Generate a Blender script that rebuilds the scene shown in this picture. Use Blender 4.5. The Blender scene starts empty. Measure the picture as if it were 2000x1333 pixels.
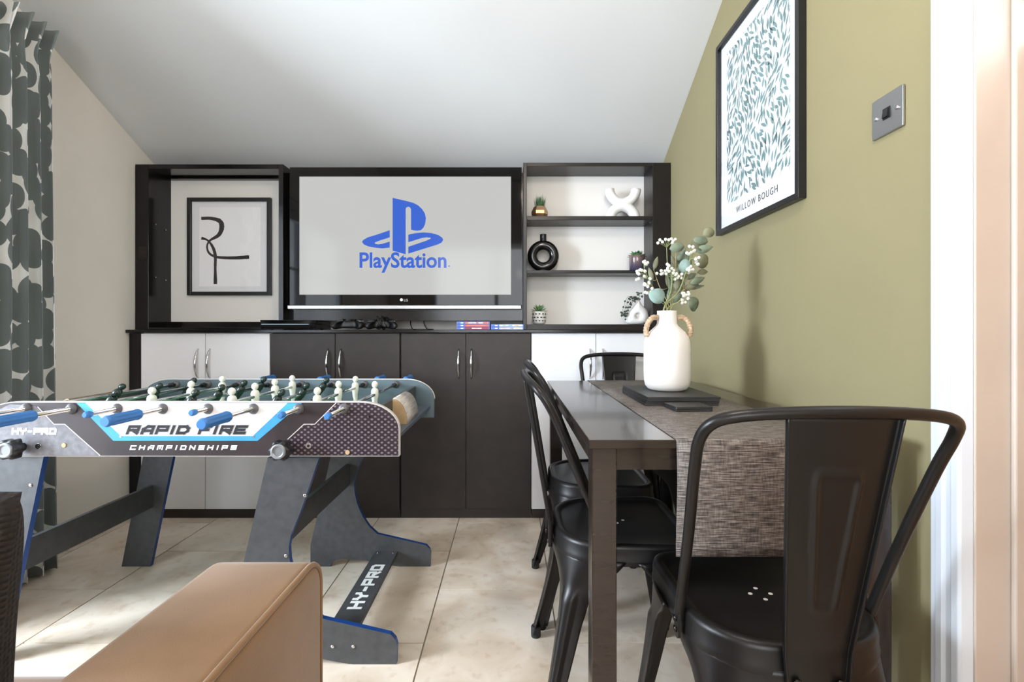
import bpy, bmesh, math, random
from mathutils import Vector, Matrix
random.seed(7)
PI = math.pi
SC = bpy.context.scene
COL = SC.collection

# ------------------------------------------------------------------ camera
F = 940.0            # focal length in photo pixels (2000 wide)
EYE = 0.97           # camera height, horizon at photo row 645
cam_d = bpy.data.cameras.new('camera')
cam_d.sensor_width = 36.0
cam_d.lens = F / 2000.0 * 36.0
cam_d.shift_y = -(666.5 - 645.0) / 2000.0
cam_d.clip_start = 0.02
cam = bpy.data.objects.new('camera', cam_d)
COL.objects.link(cam)
cam.location = (0, 0, EYE)
cam.rotation_euler = (PI / 2, 0, 0)
SC.camera = cam

# ------------------------------------------------------------------ world, lights, exposure
wd = bpy.data.worlds.new('world'); SC.world = wd; wd.use_nodes = True
bg = wd.node_tree.nodes['Background']
bg.inputs['Color'].default_value = (0.80, 0.90, 1.0, 1)
bg.inputs['Strength'].default_value = 5.0
SC.view_settings.view_transform = 'Standard'
SC.view_settings.look = 'None'
SC.view_settings.gamma = 1.0
SC.view_settings.use_curve_mapping = False
SC.view_settings.exposure = 0.32

def area(name, loc, rot, sx, sy, power, color):
    d = bpy.data.lights.new(name, 'AREA'); d.shape = 'RECTANGLE'
    d.size = sx; d.size_y = sy; d.energy = power; d.color = color
    o = bpy.data.objects.new(name, d); COL.objects.link(o)
    o.location = loc; o.rotation_euler = rot
    return o
# daylight through the glazed doors in the left wall, and through the window behind the camera
area('daylight_glazed_doors', (-3.5, 0.22, 1.42), (0, -PI / 2 + math.radians(4), 0), 1.0, 0.9, 215, (0.76, 0.88, 1.0))
area('daylight_rear_window', (0.1, -2.72, 1.55), (PI / 2, 0, 0), 2.6, 1.6, 40, (1.0, 0.95, 0.88))

# ------------------------------------------------------------------ helpers
def W(px, py, d):
    return Vector(((px - 1000.0) * d / F, d, EYE + (645.0 - py) * d / F))
def XW(px, d): return (px - 1000.0) * d / F
def ZW(py, d): return EYE + (645.0 - py) * d / F

def lin(c):
    def f(v):
        v = v / 255.0
        return v / 12.92 if v <= 0.04045 else ((v + 0.055) / 1.055) ** 2.4
    return (f(c[0]), f(c[1]), f(c[2]), 1.0)

MATS = {}
def mat(name, rgb, rough=0.5, metal=0.0, spec=0.5, var=0.0, vscale=8.0, bump=0.0, bscale=60.0,
        stretch=(1, 1, 1), coat=0.0, emis=None, estr=0.0, sheen=0.0, rgb2=None):
    if name in MATS: return MATS[name]
    m = bpy.data.materials.new(name); m.use_nodes = True
    nt = m.node_tree; N = nt.nodes; L = nt.links
    b = N['Principled BSDF']
    b.inputs['Base Color'].default_value = lin(rgb)
    b.inputs['Roughness'].default_value = rough
    b.inputs['Metallic'].default_value = metal
    b.inputs['Specular IOR Level'].default_value = spec
    b.inputs['Coat Weight'].default_value = coat
    b.inputs['Coat Roughness'].default_value = 0.05
    if sheen: 
        b.inputs['Sheen Weight'].default_value = sheen
        b.inputs['Sheen Roughness'].default_value = 0.4
    if emis:
        b.inputs['Emission Color'].default_value = lin(emis)
        b.inputs['Emission Strength'].default_value = estr
    if var or bump:
        tc = N.new('ShaderNodeTexCoord'); mp = N.new('ShaderNodeMapping')
        mp.inputs['Scale'].default_value = stretch
        L.new(tc.outputs['Object'], mp.inputs['Vector'])
    if var:
        n = N.new('ShaderNodeTexNoise'); n.inputs['Scale'].default_value = vscale
        n.inputs['Detail'].default_value = 5
        L.new(mp.outputs['Vector'], n.inputs['Vector'])
        r = N.new('ShaderNodeValToRGB')
        r.color_ramp.elements[0].position = 0.3; r.color_ramp.elements[1].position = 0.7
        if rgb2 is None:
            a = [max(0, c * (1 - var)) for c in rgb]; z = [min(255, c * (1 + var)) for c in rgb]
        else:
            a, z = rgb, rgb2
        r.color_ramp.elements[0].color = lin(a); r.color_ramp.elements[1].color = lin(z)
        L.new(n.outputs['Fac'], r.inputs['Fac']); L.new(r.outputs['Color'], b.inputs['Base Color'])
    if bump:
        n2 = N.new('ShaderNodeTexNoise'); n2.inputs['Scale'].default_value = bscale
        n2.inputs['Detail'].default_value = 3
        L.new(mp.outputs['Vector'], n2.inputs['Vector'])
        bp = N.new('ShaderNodeBump'); bp.inputs['Strength'].default_value = bump
        bp.inputs['Distance'].default_value = 0.003
        L.new(n2.outputs['Fac'], bp.inputs['Height']); L.new(bp.outputs['Normal'], b.inputs['Normal'])
    MATS[name] = m
    return m

def glassmat(name, tint=(255, 255, 255), refl=1.0):
    if name in MATS: return MATS[name]
    m = bpy.data.materials.new(name); m.use_nodes = True
    nt = m.node_tree; N = nt.nodes; L = nt.links
    N.remove(N['Principled BSDF'])
    t = N.new('ShaderNodeBsdfTransparent'); t.inputs['Color'].default_value = lin(tint)
    g = N.new('ShaderNodeBsdfGlossy'); g.inputs['Roughness'].default_value = 0.02
    fr = N.new('ShaderNodeFresnel'); fr.inputs['IOR'].default_value = 1.5
    mx = N.new('ShaderNodeMixShader')
    ge = N.new('ShaderNodeNewGeometry'); iv = N.new('ShaderNodeMath'); iv.operation = 'SUBTRACT'; iv.inputs[0].default_value = 1
    ml = N.new('ShaderNodeMath'); ml.operation = 'MULTIPLY'
    L.new(ge.outputs['Backfacing'], iv.inputs[1]); L.new(iv.outputs[0], ml.inputs[0]); L.new(fr.outputs[0], ml.inputs[1])
    L.new(ml.outputs[0], mx.inputs[0]); L.new(t.outputs[0], mx.inputs[1]); L.new(g.outputs[0], mx.inputs[2])
    L.new(mx.outputs[0], N['Material Output'].inputs['Surface'])
    MATS[name] = m
    return m

class MB:
    """collects shapes into one bmesh"""
    def __init__(s): s.bm = bmesh.new()
    def faces(s, vs, fs, mi=0, smooth=False):
        v = [s.bm.verts.new(p) for p in vs]
        for f in fs:
            try:
                q = s.bm.faces.new([v[i] for i in f]); q.material_index = mi; q.smooth = smooth
            except ValueError: pass
        return s
    def box(s, x0, x1, y0, y1, z0, z1, mi=0):
        vs = [(x, y, z) for z in (z0, z1) for y in (y0, y1) for x in (x0, x1)]
        return s.faces(vs, [(0, 2, 3, 1), (4, 5, 7, 6), (0, 1, 5, 4), (2, 6, 7, 3), (0, 4, 6, 2), (1, 3, 7, 5)], mi)
    def prism(s, pts, fr, h0, h1, mi=0, smooth=False):
        """extruded 2D outline; fr maps (u,v,h)->point"""
        n = len(pts)
        vs = [fr(u, v, h0) for u, v in pts] + [fr(u, v, h1) for u, v in pts]
        fs = [tuple(range(n))[::-1], tuple(range(n, 2 * n))]
        s.faces(vs, fs, mi)
        # sides with own verts share for manifold look
        s.bm.verts.ensure_lookup_table()
        base = len(s.bm.verts) - 2 * n
        V = s.bm.verts
        for i in range(n):
            j = (i + 1) % n
            try:
                q = s.bm.faces.new([V[base + i], V[base + j], V[base + n + j], V[base + n + i]])
                q.material_index = mi; q.smooth = smooth
            except ValueError: pass
        return s
    def tube(s, path, r, seg=10, mi=0, closed=False, caps=True, flat=None):
        """r: number or list; flat: list of (ru,rv) factors"""
        P = [Vector(p) for p in path]; n = len(P)
        rings = []; up = None
        for i, p in enumerate(P):
            a = P[(i - 1) % n] if (closed or i > 0) else P[i]
            b = P[(i + 1) % n] if (closed or i < n - 1) else P[i]
            t = (b - a).normalized()
            if up is None:
                up = Vector((0, 0, 1)) if abs(t.z) < 0.9 else Vector((1, 0, 0))
            e = t.cross(up)
            if e.length < 1e-6: e = t.cross(Vector((0, 1, 0)))
            e.normalize(); up = e.cross(t).normalized()
            rr = r[i] if isinstance(r, (list, tuple)) else r
            fu, fv = flat[i] if flat else (1, 1)
            rings.append([s.bm.verts.new(p + (e * math.cos(k * 2 * PI / seg) * fu + up * math.sin(k * 2 * PI / seg) * fv) * rr) for k in range(seg)])
        m = n if closed else n - 1
        for i in range(m):
            A = rings[i]; B = rings[(i + 1) % n]
            for k in range(seg):
                q = s.bm.faces.new([A[k], A[(k + 1) % seg], B[(k + 1) % seg], B[k]]); q.smooth = True; q.material_index = mi
        if caps and not closed:
            for R in (rings[0][::-1], rings[-1]):
                q = s.bm.faces.new(R); q.material_index = mi
        return s
    def lathe(s, prof, seg=32, fr=None, mi=0, mod=None, smooth=True):
        """prof: (r,h); fr maps (x,y,h)"""
        if fr is None: fr = lambda x, y, h: (x, y, h)
        rings = []
        for r, h in prof:
            ring = []
            for k in range(seg):
                a = 2 * PI * k / seg
                q = r * (mod(a, h) if mod else 1)
                ring.append(s.bm.verts.new(fr(q * math.cos(a), q * math.sin(a), h)))
            rings.append(ring)
        for A, B in zip(rings, rings[1:]):
            for k in range(seg):
                q = s.bm.faces.new([A[k], A[(k + 1) % seg], B[(k + 1) % seg], B[k]]); q.smooth = smooth; q.material_index = mi
        for R in (rings[0][::-1], rings[-1]):
            q = s.bm.faces.new(R); q.material_index = mi
        return s
    def ball(s, c, r, seg=10, rings=7, mi=0, sc=(1, 1, 1)):
        prof = [(max(0.02 * r, r * math.sin(PI * i / rings)), -r * math.cos(PI * i / rings)) for i in range(rings + 1)]
        return s.lathe(prof, seg, lambda x, y, h: (c[0] + x * sc[0], c[1] + y * sc[1], c[2] + h * sc[2]), mi)
    def grid(s, nu, nv, fn, mi=0, smooth=True, closed_u=False):
        V = [[s.bm.verts.new(fn(i / (nu if closed_u else nu - 1), j / (nv - 1))) for j in range(nv)] for i in range(nu)]
        for i in range(nu if closed_u else nu - 1):
            for j in range(nv - 1):
                a = V[i]; b = V[(i + 1) % nu]
                q = s.bm.faces.new([a[j], b[j], b[j + 1], a[j + 1]]); q.smooth = smooth; q.material_index = mi
        return s
    def build(s, name, m, parent=None, bevel=0.0, bseg=2, solid=0.0, sub=0, smooth=None, fixn=True):
        me = bpy.data.meshes.new(name)
        if fixn: bmesh.ops.recalc_face_normals(s.bm, faces=s.bm.faces[:])
        if smooth is not None:
            for f in s.bm.faces: f.smooth = smooth
        s.bm.to_mesh(me); s.bm.free()
        for x in (m if isinstance(m, (list, tuple)) else [m]): me.materials.append(x)
        return link(name, me, parent, bevel, bseg, solid, sub)

def link(name, me, parent=None, bevel=0.0, bseg=2, solid=0.0, sub=0):
    o = bpy.data.objects.new(name, me); COL.objects.link(o)
    if parent: o.parent = parent
    if solid:
        md = o.modifiers.new('solid', 'SOLIDIFY'); md.thickness = solid; md.offset = 0
    if bevel:
        md = o.modifiers.new('bevel', 'BEVEL'); md.width = bevel; md.segments = bseg; md.limit_method = 'ANGLE'
        md.angle_limit = math.radians(40)
    if sub:
        md = o.modifiers.new('sub', 'SUBSURF'); md.levels = sub; md.render_levels = sub
    return o

def tag(o, label=None, cat=None, group=None, kind=None):
    if label: o['label'] = label
    if cat: o['category'] = cat
    if group: o['group'] = group
    if kind: o['kind'] = kind
    return o
def thing(name, label, cat, loc=(0, 0, 0), rz=0.0, group=None):
    o = bpy.data.objects.new(name, None); COL.objects.link(o)
    o.empty_display_size = 0.05
    o.location = loc; o.rotation_euler = (0, 0, rz)
    return tag(o, label, cat, group)
def struct(o): o['kind'] = 'structure'; return o
def box(name, m, x0, x1, y0, y1, z0, z1, parent=None, bevel=0.0, bseg=2):
    return MB().box(x0, x1, y0, y1, z0, z1).build(name, m, parent, bevel, bseg)
def copy_tree(o, parent=None):
    c = o.copy(); COL.objects.link(c); c.parent = parent
    for ch in list(o.children): copy_tree(ch, c)
    return c
def frame(o, U, V):
    o = Vector(o); U = Vector(U); V = Vector(V); N = U.cross(V)
    return lambda u, v, h: o + U * u + V * v + N * h
def smooth_path(pts, n=6, closed=False):
    P = [Vector(p) for p in pts]; out = []; m = len(P)
    rng = range(m) if closed else range(m - 1)
    for i in rng:
        p1 = P[i]; p2 = P[(i + 1) % m]
        p0 = P[(i - 1) % m] if (closed or i > 0) else p1 * 2 - p2
        p3 = P[(i + 2) % m] if (closed or i < m - 2) else p2 * 2 - p1
        for k in range(n):
            t = k / n
            out.append(0.5 * ((2 * p1) + (p2 - p0) * t + (2 * p0 - 5 * p1 + 4 * p2 - p3) * t * t + (3 * p1 - p0 - 3 * p2 + p3) * t ** 3))
    if not closed: out.append(P[-1])
    return out
def smooth2(pts, n=5, closed=False):
    return [(p.x, p.y) for p in smooth_path([(a, b, 0) for a, b in pts], n, closed)]
def roundrect(w, h, r, n=5):
    out = []
    for cx, cy, a0 in ((w / 2 - r, h / 2 - r, 0), (-w / 2 + r, h / 2 - r, 90), (-w / 2 + r, -h / 2 + r, 180), (w / 2 - r, -h / 2 + r, 270)):
        for k in range(n + 1):
            a = math.radians(a0 + 90 * k / n); out.append((cx + r * math.cos(a), cy + r * math.sin(a)))
    return out

def text_mesh(body, size, offset=0.0, extrude=0.0004, shear=0.0, spacing=1.0):
    cu = bpy.data.curves.new('text', 'FONT'); cu.body = body; cu.size = size; cu.offset = offset
    cu.extrude = extrude; cu.shear = shear; cu.space_character = spacing; cu.align_x = 'LEFT'
    cu.resolution_u = 4
    t = bpy.data.objects.new('text', cu); COL.objects.link(t)
    me = bpy.data.meshes.new_from_object(t.evaluated_get(bpy.context.evaluated_depsgraph_get()))
    bpy.data.objects.remove(t)
    return me
def text(name, body, fr, m, parent, width, height_scale=1.0, **k):
    """lettering stretched to a width, baseline-left at the frame origin; fr(u,v,h)"""
    me = text_mesh(body, 1.0, **k)
    xs = [v.co.x for v in me.vertices]; x0, x1 = min(xs), max(xs)
    s = width / (x1 - x0)
    for v in me.vertices:
        v.co = fr((v.co.x - x0) * s, v.co.y * s * height_scale, (v.co.z + 0.0004))
    me.materials.clear(); me.materials.append(m)
    return link(name, me, parent)

# block lettering drawn with strokes
GLY = {
 'H': [[(0, 0), (0, 1)], [(1, 0), (1, 1)], [(0, .5), (1, .5)]],
 'Y': [[(0, 1), (0, .72), (.5, .45), (1, .72), (1, 1)], [(.5, .45), (.5, 0)]],
 '-': [[(.1, .48), (.9, .48)]],
 'P': [[(0, 0), (0, 1), (1, 1), (1, .42), (0, .42)]],
 'R': [[(0, 0), (0, 1), (1, 1), (1, .45), (0, .45)], [(.45, .45), (1, 0)]],
 'O': [[(0, 0), (0, 1), (.8, 1), (1, .8), (1, 0), (.2, 0), (0, 0)]],
 'A': [[(0, 0), (0, .6), (.4, 1), (1, 1), (1, 0)], [(0, .35), (1, .35)]],
 'I': [[(.5, 0), (.5, 1)]],
 'D': [[(0, 0), (0, 1), (.75, 1), (1, .7), (1, .3), (.75, 0), (0, 0)]],
 'F': [[(0, 0), (0, 1), (1, 1)], [(0, .5), (.8, .5)]],
 'E': [[(1, 1), (0, 1), (0, 0), (1, 0)], [(0, .5), (.85, .5)]],
 'C': [[(1, 1), (0, 1), (0, 0), (1, 0)]],
 'M': [[(0, 0), (0, 1), (1, 1), (1, 0)], [(.5, .25), (.5, 1)]],
 'N': [[(0, 0), (0, 1), (1, 0), (1, 1)]],
 'S': [[(1, 1), (0, 1), (0, .5), (1, .5), (1, 0), (0, 0)]],
}
def block_text(name, body, fr, m, parent, w, h, th, adv, shear=0.0, h0=0.0, h1=0.0008, narrow=0.45):
    """w,h letter cell; th stroke thickness; adv gap between letters"""
    b = MB(); x = 0.0; ns = 0
    for ch in body:
        if ch == ' ': x += w * 0.6 + adv; continue
        cw = w * (narrow * 0.4 if ch == 'I' else (0.6 if ch == '-' else 1.0))
        for st in GLY[ch]:
            for (a, c), (d, e) in zip(st, st[1:]):
                p = Vector((a * cw, c * h)); q = Vector((d * cw, e * h))
                t = (q - p).normalized(); n = Vector((-t.y, t.x)) * th / 2; e2 = t * th / 2
                quad = [p - e2 - n, q + e2 - n, q + e2 + n, p - e2 + n]
                b.prism([(x + v.x + shear * v.y, v.y) for v in quad], fr, h0, h1 + .00006 * (ns % 9)); ns += 1
        x += cw + adv
    return b.build(name, m, parent)

# ------------------------------------------------------------------ materials
M_wall = mat('wall_cream', (232, 226, 218), 0.85, var=0.015, vscale=3, bump=0.05, bscale=120)
M_olive = mat('wall_olive', (138, 129, 96), 0.8, var=0.015, vscale=3, bump=0.05, bscale=120)
M_ceil = mat('ceiling_paint', (208, 209, 210), 0.9, var=0.01, vscale=2)
M_trim = mat('trim_white', (206, 211, 219), 0.35)
M_jamb = mat('jamb_cream', (190, 177, 166), 0.5, var=0.02, vscale=5)
M_door = mat('door_wood', (176, 132, 88), 0.5, var=0.1, vscale=6, stretch=(8, 8, 1))
M_grout = mat('grout', (138, 126, 112), 0.9)
M_espresso = mat('espresso_board', (42, 34, 31), 0.45, var=0.12, vscale=14, bump=0.12, bscale=300)
M_gloss = mat('espresso_gloss', (18, 16, 18), 0.16, spec=.35, var=0.15, vscale=5, stretch=(1, 1, 6))
M_white = mat('white_laminate', (232, 232, 236), 0.35)
M_backp = mat('back_panel_white', (230, 226, 222), 0.5)
M_chrome = mat('chrome', (215, 215, 218), 0.12, 1.0)
M_steel = mat('brushed_steel', (178, 178, 178), 0.32, 1.0, bump=0.1, bscale=200, stretch=(1, 20, 1))
M_black = mat('black_plastic', (22, 22, 24), 0.4)
M_blackg = mat('black_glass', (6, 6, 8), 0.04, spec=0.25)
M_frame = mat('picture_frame_black', (20, 20, 23), 0.35)
M_paper = mat('print_paper', (224, 224, 230), 0.7)
M_ink = mat('print_ink', (38, 36, 38), 0.8, var=0.2, vscale=60)
M_chair = mat('chair_metal_black', (40, 38, 38), 0.34, 0.55, spec=0.5, bump=0.02, bscale=200)
M_bolt = mat('bolt_metal', (60, 57, 55), 0.25, 0.9)
M_table = mat('table_espresso', (44, 35, 31), 0.2, var=0.08, vscale=10, stretch=(1, 8, 8), coat=0.2)
M_slate = mat('slate', (42, 41, 42), 0.5, var=0.1, vscale=20, bump=0.25, bscale=90)
M_leg = mat('leg_board_grey', (72, 73, 76), 0.42, var=0.08, vscale=40, bump=0.08, bscale=400)
M_blueedge = mat('blue_edge', (24, 68, 140), 0.35)
M_blueprint = mat('blue_print', (70, 160, 228), 0.35)
M_whiteprint = mat('white_print', (236, 232, 234), 0.5)
M_edgeband = mat('panel_edge_band', (214, 208, 204), 0.4)
M_felt = mat('pitch_green', (88, 150, 106), 0.4)
M_inner = mat('table_inner_grey', (88, 104, 112), 0.45)
M_handle = mat('handle_blue', (62, 122, 190), 0.4)
M_manw = mat('player_white', (238, 238, 226), 0.35)
M_mand = mat('player_dark', (34, 48, 44), 0.25)
M_boot = mat('player_boot', (40, 34, 36), 0.35)
M_ply = mat('raw_board', (186, 156, 116), 0.7, var=0.06, vscale=30)
M_letw = mat('lettering_white', (244, 244, 244), 0.5)
M_letd = mat('lettering_dark', (30, 26, 32), 0.6)

# ------------------------------------------------------------------ shell
XL, XR, YB, YF = -1.97, 0.83, 2.76, -2.7
def zc(y): return 1.909 - 0.518 * (y - 2.6) if y > -0.2 else 3.36
FX = lambda x: (lambda u, v, h: Vector((x + h, u, v)))      # outline in (y,z), thickness along +x
def travertine():
    m = bpy.data.materials.new('travertine'); m.use_nodes = True
    nt = m.node_tree; N = nt.nodes; L = nt.links; b = N['Principled BSDF']
    tc = N.new('ShaderNodeTexCoord'); oi = N.new('ShaderNodeObjectInfo')
    ad = N.new('ShaderNodeVectorMath'); ad.operation = 'ADD'
    cmb = N.new('ShaderNodeCombineXYZ'); mu = N.new('ShaderNodeMath'); mu.operation = 'MULTIPLY'; mu.inputs[1].default_value = 37
    L.new(oi.outputs['Random'], mu.inputs[0]); L.new(mu.outputs[0], cmb.inputs[2])
    L.new(tc.outputs['Object'], ad.inputs[0]); L.new(cmb.outputs[0], ad.inputs[1])
    n1 = N.new('ShaderNodeTexNoise'); n1.inputs['Scale'].default_value = 5; n1.inputs['Detail'].default_value = 8; n1.inputs['Distortion'].default_value = 0.8
    L.new(ad.outputs[0], n1.inputs['Vector'])
    r = N.new('ShaderNodeValToRGB'); e = r.color_ramp.elements
    e[0].position = 0.25; e[0].color = lin((206, 186, 164)); e[1].position = 0.6; e[1].color = lin((236, 222, 206))
    x = r.color_ramp.elements.new(0.42); x.color = lin((222, 204, 184))
    L.new(n1.outputs['Fac'], r.inputs['Fac'])
    n2 = N.new('ShaderNodeTexNoise'); n2.inputs['Scale'].default_value = 26; n2.inputs['Detail'].default_value = 6
    L.new(ad.outputs[0], n2.inputs['Vector'])
    r2 = N.new('ShaderNodeValToRGB'); r2.color_ramp.elements[0].position = 0.28; r2.color_ramp.elements[1].position = 0.46
    r2.color_ramp.elements[0].color = lin((214, 198, 178)); r2.color_ramp.elements[1].color = (1, 1, 1, 1)
    L.new(n2.outputs['Fac'], r2.inputs['Fac'])
    mx = N.new('ShaderNodeMix'); mx.data_type = 'RGBA'; mx.blend_type = 'MULTIPLY'; mx.inputs[0].default_value = 0.45
    L.new(r.outputs['Color'], mx.inputs[6]); L.new(r2.outputs['Color'], mx.inputs[7])
    L.new(mx.outputs[2], b.inputs['Base Color']); b.inputs['Roughness'].default_value = 0.38
    return m
M_tile = travertine()

fl = struct(box('floor', M_grout, XL - 0.1, XR + 0.5, YF - 0.1, YB + 0.1, -0.05, -0.003))
TWX, TLY = 0.4145, 0.62
col0 = -1.93
def tile(x0, x1, y0, y1):
    g = 0.0024
    if x1 - x0 < 0.01 or y1 - y0 < 0.01: return
    cx, cy = (x0 + x1) / 2, (y0 + y1) / 2
    o = box('tile', M_tile, x0 + g - cx, x1 - g - cx, y0 + g - cy, y1 - g - cy, -0.003, 0.0, fl)
    o.location = (cx, cy, 0)
for i in range(-1, 8):
    x0 = max(col0 + i * TWX, XL); x1 = min(col0 + (i + 1) * TWX, XR + 0.4)
    off = 1.80 if i % 2 == 0 else 1.49
    for j in range(-8, 3):
        y0 = off + j * TLY; y1 = y0 + TLY
        tile(x0, x1, max(y0, YF), min(y1, YB))

slope = [(YB + 0.1, zc(YB + 0.1)), (-0.2, zc(-0.19)), (YF - 0.1, 3.36), (YF - 0.1, 3.5), (-0.2, 3.5), (YB + 0.1, zc(YB + .1) + 0.14)]
struct(MB().prism(slope, FX(XL - 0.12), 0, XR - XL + 0.6).build('ceiling', M_ceil))
struct(MB().box(XL - 0.1, XR + 0.1, YB, YB + 0.1, 0, zc(YB)).build('wall_back', M_wall))
WY0, WY1, WZ1 = -0.62, 1.56, 2.1      # glazed doors in the left wall
b = MB()
b.prism([(WY1, 0), (YB, 0), (YB, zc(YB)), (WY1, zc(WY1))], FX(XL - 0.1), 0, 0.1)
b.prism([(WY0, WZ1), (WY1, WZ1), (WY1, zc(WY1)), (-0.2, 3.36), (WY0, 3.36)], FX(XL - 0.1), 0, 0.1)
b.prism([(YF, 0), (WY0, 0), (WY0, 3.36), (YF, 3.36)], FX(XL - 0.1), 0, 0.1)
struct(b.build('wall_left', M_wall))
DY0, DY1, DZ = 0.02, 0.862, 2.06       # doorway in the right wall
b = MB()
b.prism([(DY1 + 0.03, 0), (YB, 0), (YB, zc(YB)), (DY1 + 0.03, zc(DY1 + .03))], FX(XR), 0, 0.1)
b.prism([(DY0 - .03, DZ + .03), (DY1 + .03, DZ + .03), (DY1 + .03, zc(DY1 + .03)), (DY0 - .03, zc(DY0 - .03))], FX(XR), 0, 0.1)
b.prism([(YF, 0), (DY0 - .03, 0), (DY0 - .03, zc(DY0 - .03)), (-0.2, 3.36), (YF, 3.36)], FX(XR), 0, 0.1)
struct(b.build('wall_right', M_olive))
# wall behind the camera with a window
b = MB()
b.box(XL - 0.1, -1.3, YF - 0.1, YF, 0, 3.4).box(1.4 - .6, XR + .5, YF - 0.1, YF, 0, 3.4)
b.box(-1.3, 0.8, YF - 0.1, YF, 0, 0.75).box(-1.3, 0.8, YF - 0.1, YF, 2.35, 3.4)
struct(b.build('wall_front', M_wall))
M_pane = glassmat('pane_glass')
w2 = struct(MB().box(-1.3, .8, YF - .08, YF - .02, .75, .82).box(-1.3, .8, YF - .08, YF - .02, 2.28, 2.35).box(-1.3, -1.23, YF - .08, YF - .02, .82, 2.28).box(.73, .8, YF - .08, YF - .02, .82, 2.28).box(-.28, -.22, YF - .08, YF - .02, .82, 2.28).build('window_2', M_trim))
for x0, x1 in ((-1.23, -.28), (-.22, .73)): box('pane', M_pane, x0, x1, YF - .055, YF - .05, .82, 2.28, w2)
w1 = struct(bpy.data.objects.new('window_1', None)); COL.objects.link(w1)
nl = 2; yy = [WY0 + .05, (WY0 + WY1) / 2, WY1 - .05]
box('frame', M_trim, XL - .1, XL, WY0, WY0 + .05, 0, WZ1, w1); box('frame', M_trim, XL - .1, XL, WY1 - .05, WY1, 0, WZ1, w1)
box('frame', M_trim, XL - .1, XL, WY0 + .05, WY1 - .05, WZ1 - .05, WZ1, w1); box('frame', M_trim, XL - .1, XL, WY0 + .05, WY1 - .05, 0, .05, w1)
for y0, y1 in zip(yy, yy[1:]):
    st = MB()
    st.box(XL - .07, XL - .02, y0, y0 + .07, .05, WZ1 - .05).box(XL - .07, XL - .02, y1 - .07, y1, .05, WZ1 - .05)
    st.box(XL - .07, XL - .02, y0 + .07, y1 - .07, .05, .22).box(XL - .07, XL - .02, y0 + .07, y1 - .07, WZ1 - .13, WZ1 - .05)
    sa = st.build('door_sash', M_trim, w1)
    for k in range(1, 4):
        zb = .22 + k * (WZ1 - .35) / 4
        box('glazing_bar', M_trim, XL - .06, XL - .03, y0 + .07, y1 - .07, zb - .012, zb + .012, sa)
    for k in range(4):
        za = .22 + k * (WZ1 - .35) / 4; zb = za + (WZ1 - .35) / 4
        box('pane', M_pane, XL - .047, XL - .043, y0 + .07, y1 - .07, za + (.012 if k else 0), zb - (.012 if k < 3 else 0), sa)
# ground outside the glazed doors
struct(box('terrace', mat('terrace_stone', (190, 185, 178), 0.8), XL - 4, XL - .1, -3, 4, -.06, -.01))
# baseboards
struct(box('baseboard_left', M_wall, XL, XL + .012, WY1, YB - .31, 0, .07, bevel=.003))
struct(box('baseboard_right', M_trim, XR - .015, XR, .97, YB - .33, 0, .12, bevel=.004))
# door frame on the right: moulded architrave, lining, stop and the door
prof = [(0, 0), (0, .010), (.006, .014), (.016, .014), (.020, .019), (.034, .020), (.040, .016), (.050, .016), (.056, .022), (.070, .022), (.074, .018), (.078, .0)]
y_out = 0.943
fr_arch = lambda u, v, h: Vector((XR - v, y_out - u, h))
a = MB().prism(prof, fr_arch, 0, DZ + .08, smooth=False)
a.prism([(-.006 + DY0 - .0, 0), (DY0 - .075, 0), (DY0 - .075, DZ + .08), (DY0 - .006, DZ + .08)], FX(XR - .02), 0, .02)
a.prism([(DY0 - .006, DZ + .0), (DY1 + .005, DZ), (DY1 + .005, DZ + .08), (DY0 - .006, DZ + .08)], FX(XR - .02), 0, .02)
struct(a.build('trim_1', M_trim, bevel=.0015))
j = struct(MB().box(XR, XR + .3, DY1, DY1 + .03, 0, DZ + .03).box(XR, XR + .3, DY0 - .03, DY0, 0, DZ + .03).box(XR, XR + .3, DY0, DY1, DZ, DZ + .03).build('trim_2', M_jamb, bevel=.002))
box('door_stop', M_jamb, XR + .062, XR + .3, DY1 - .010, DY1, 0, DZ, j, bevel=.003)
box('strike_plate', mat('rust', (150, 120, 96), .5, .4), XR + .078, XR + .086, DY1 - .0115, DY1 - .010, ZW(640, DY1), ZW(612, DY1), j)
d1 = struct(box('door_1', M_door, XR + .093, XR + .135, DY0 + .004, DY1 - .013, .005, ZW(82, DY1), bevel=.002))
box('hinge', M_steel, XR + .089, XR + .093, DY1 - .05, DY1 - .014, 1.55, 1.64, d1)
struct(box('floor_hall', M_grout, XR + .3, XR + .5, DY0 - .1, DY1 + .1, -.05, -.003))

# ------------------------------------------------------------------ base cabinets along the back wall
DF = F / 380.0     # front plane of the base doors
CB = 2.745
def bow_handle(x, z0, z1, y, parent):
    n = 13; pts = []
    for i in range(n):
        t = i / (n - 1); pts.append((x, y - .028 * math.sin(PI * t) ** .7, z0 + (z1 - z0) * t))
    rr = [.0035 + .003 * math.sin(PI * i / (n - 1)) for i in range(n)]
    return MB().tube(pts, rr, 8).build('handle', M_chrome, parent)
units = [(275, 401, 527, M_white, 'white double-door base cabinet below the framed line drawing', (387, 410)),
         (528, 654.5, 781, M_espresso, 'dark brown double-door base cabinet below the games console', (641, 666)),
         (783, 910, 1037, M_espresso, 'dark brown double-door base cabinet below the game cases', (896, 921)),
         (1038, 1164, 1290, M_white, 'white double-door base cabinet at the head of the dining table', (1152, 1177))]
ZT = ZW(652, DF); ZP = ZW(995, DF)
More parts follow.
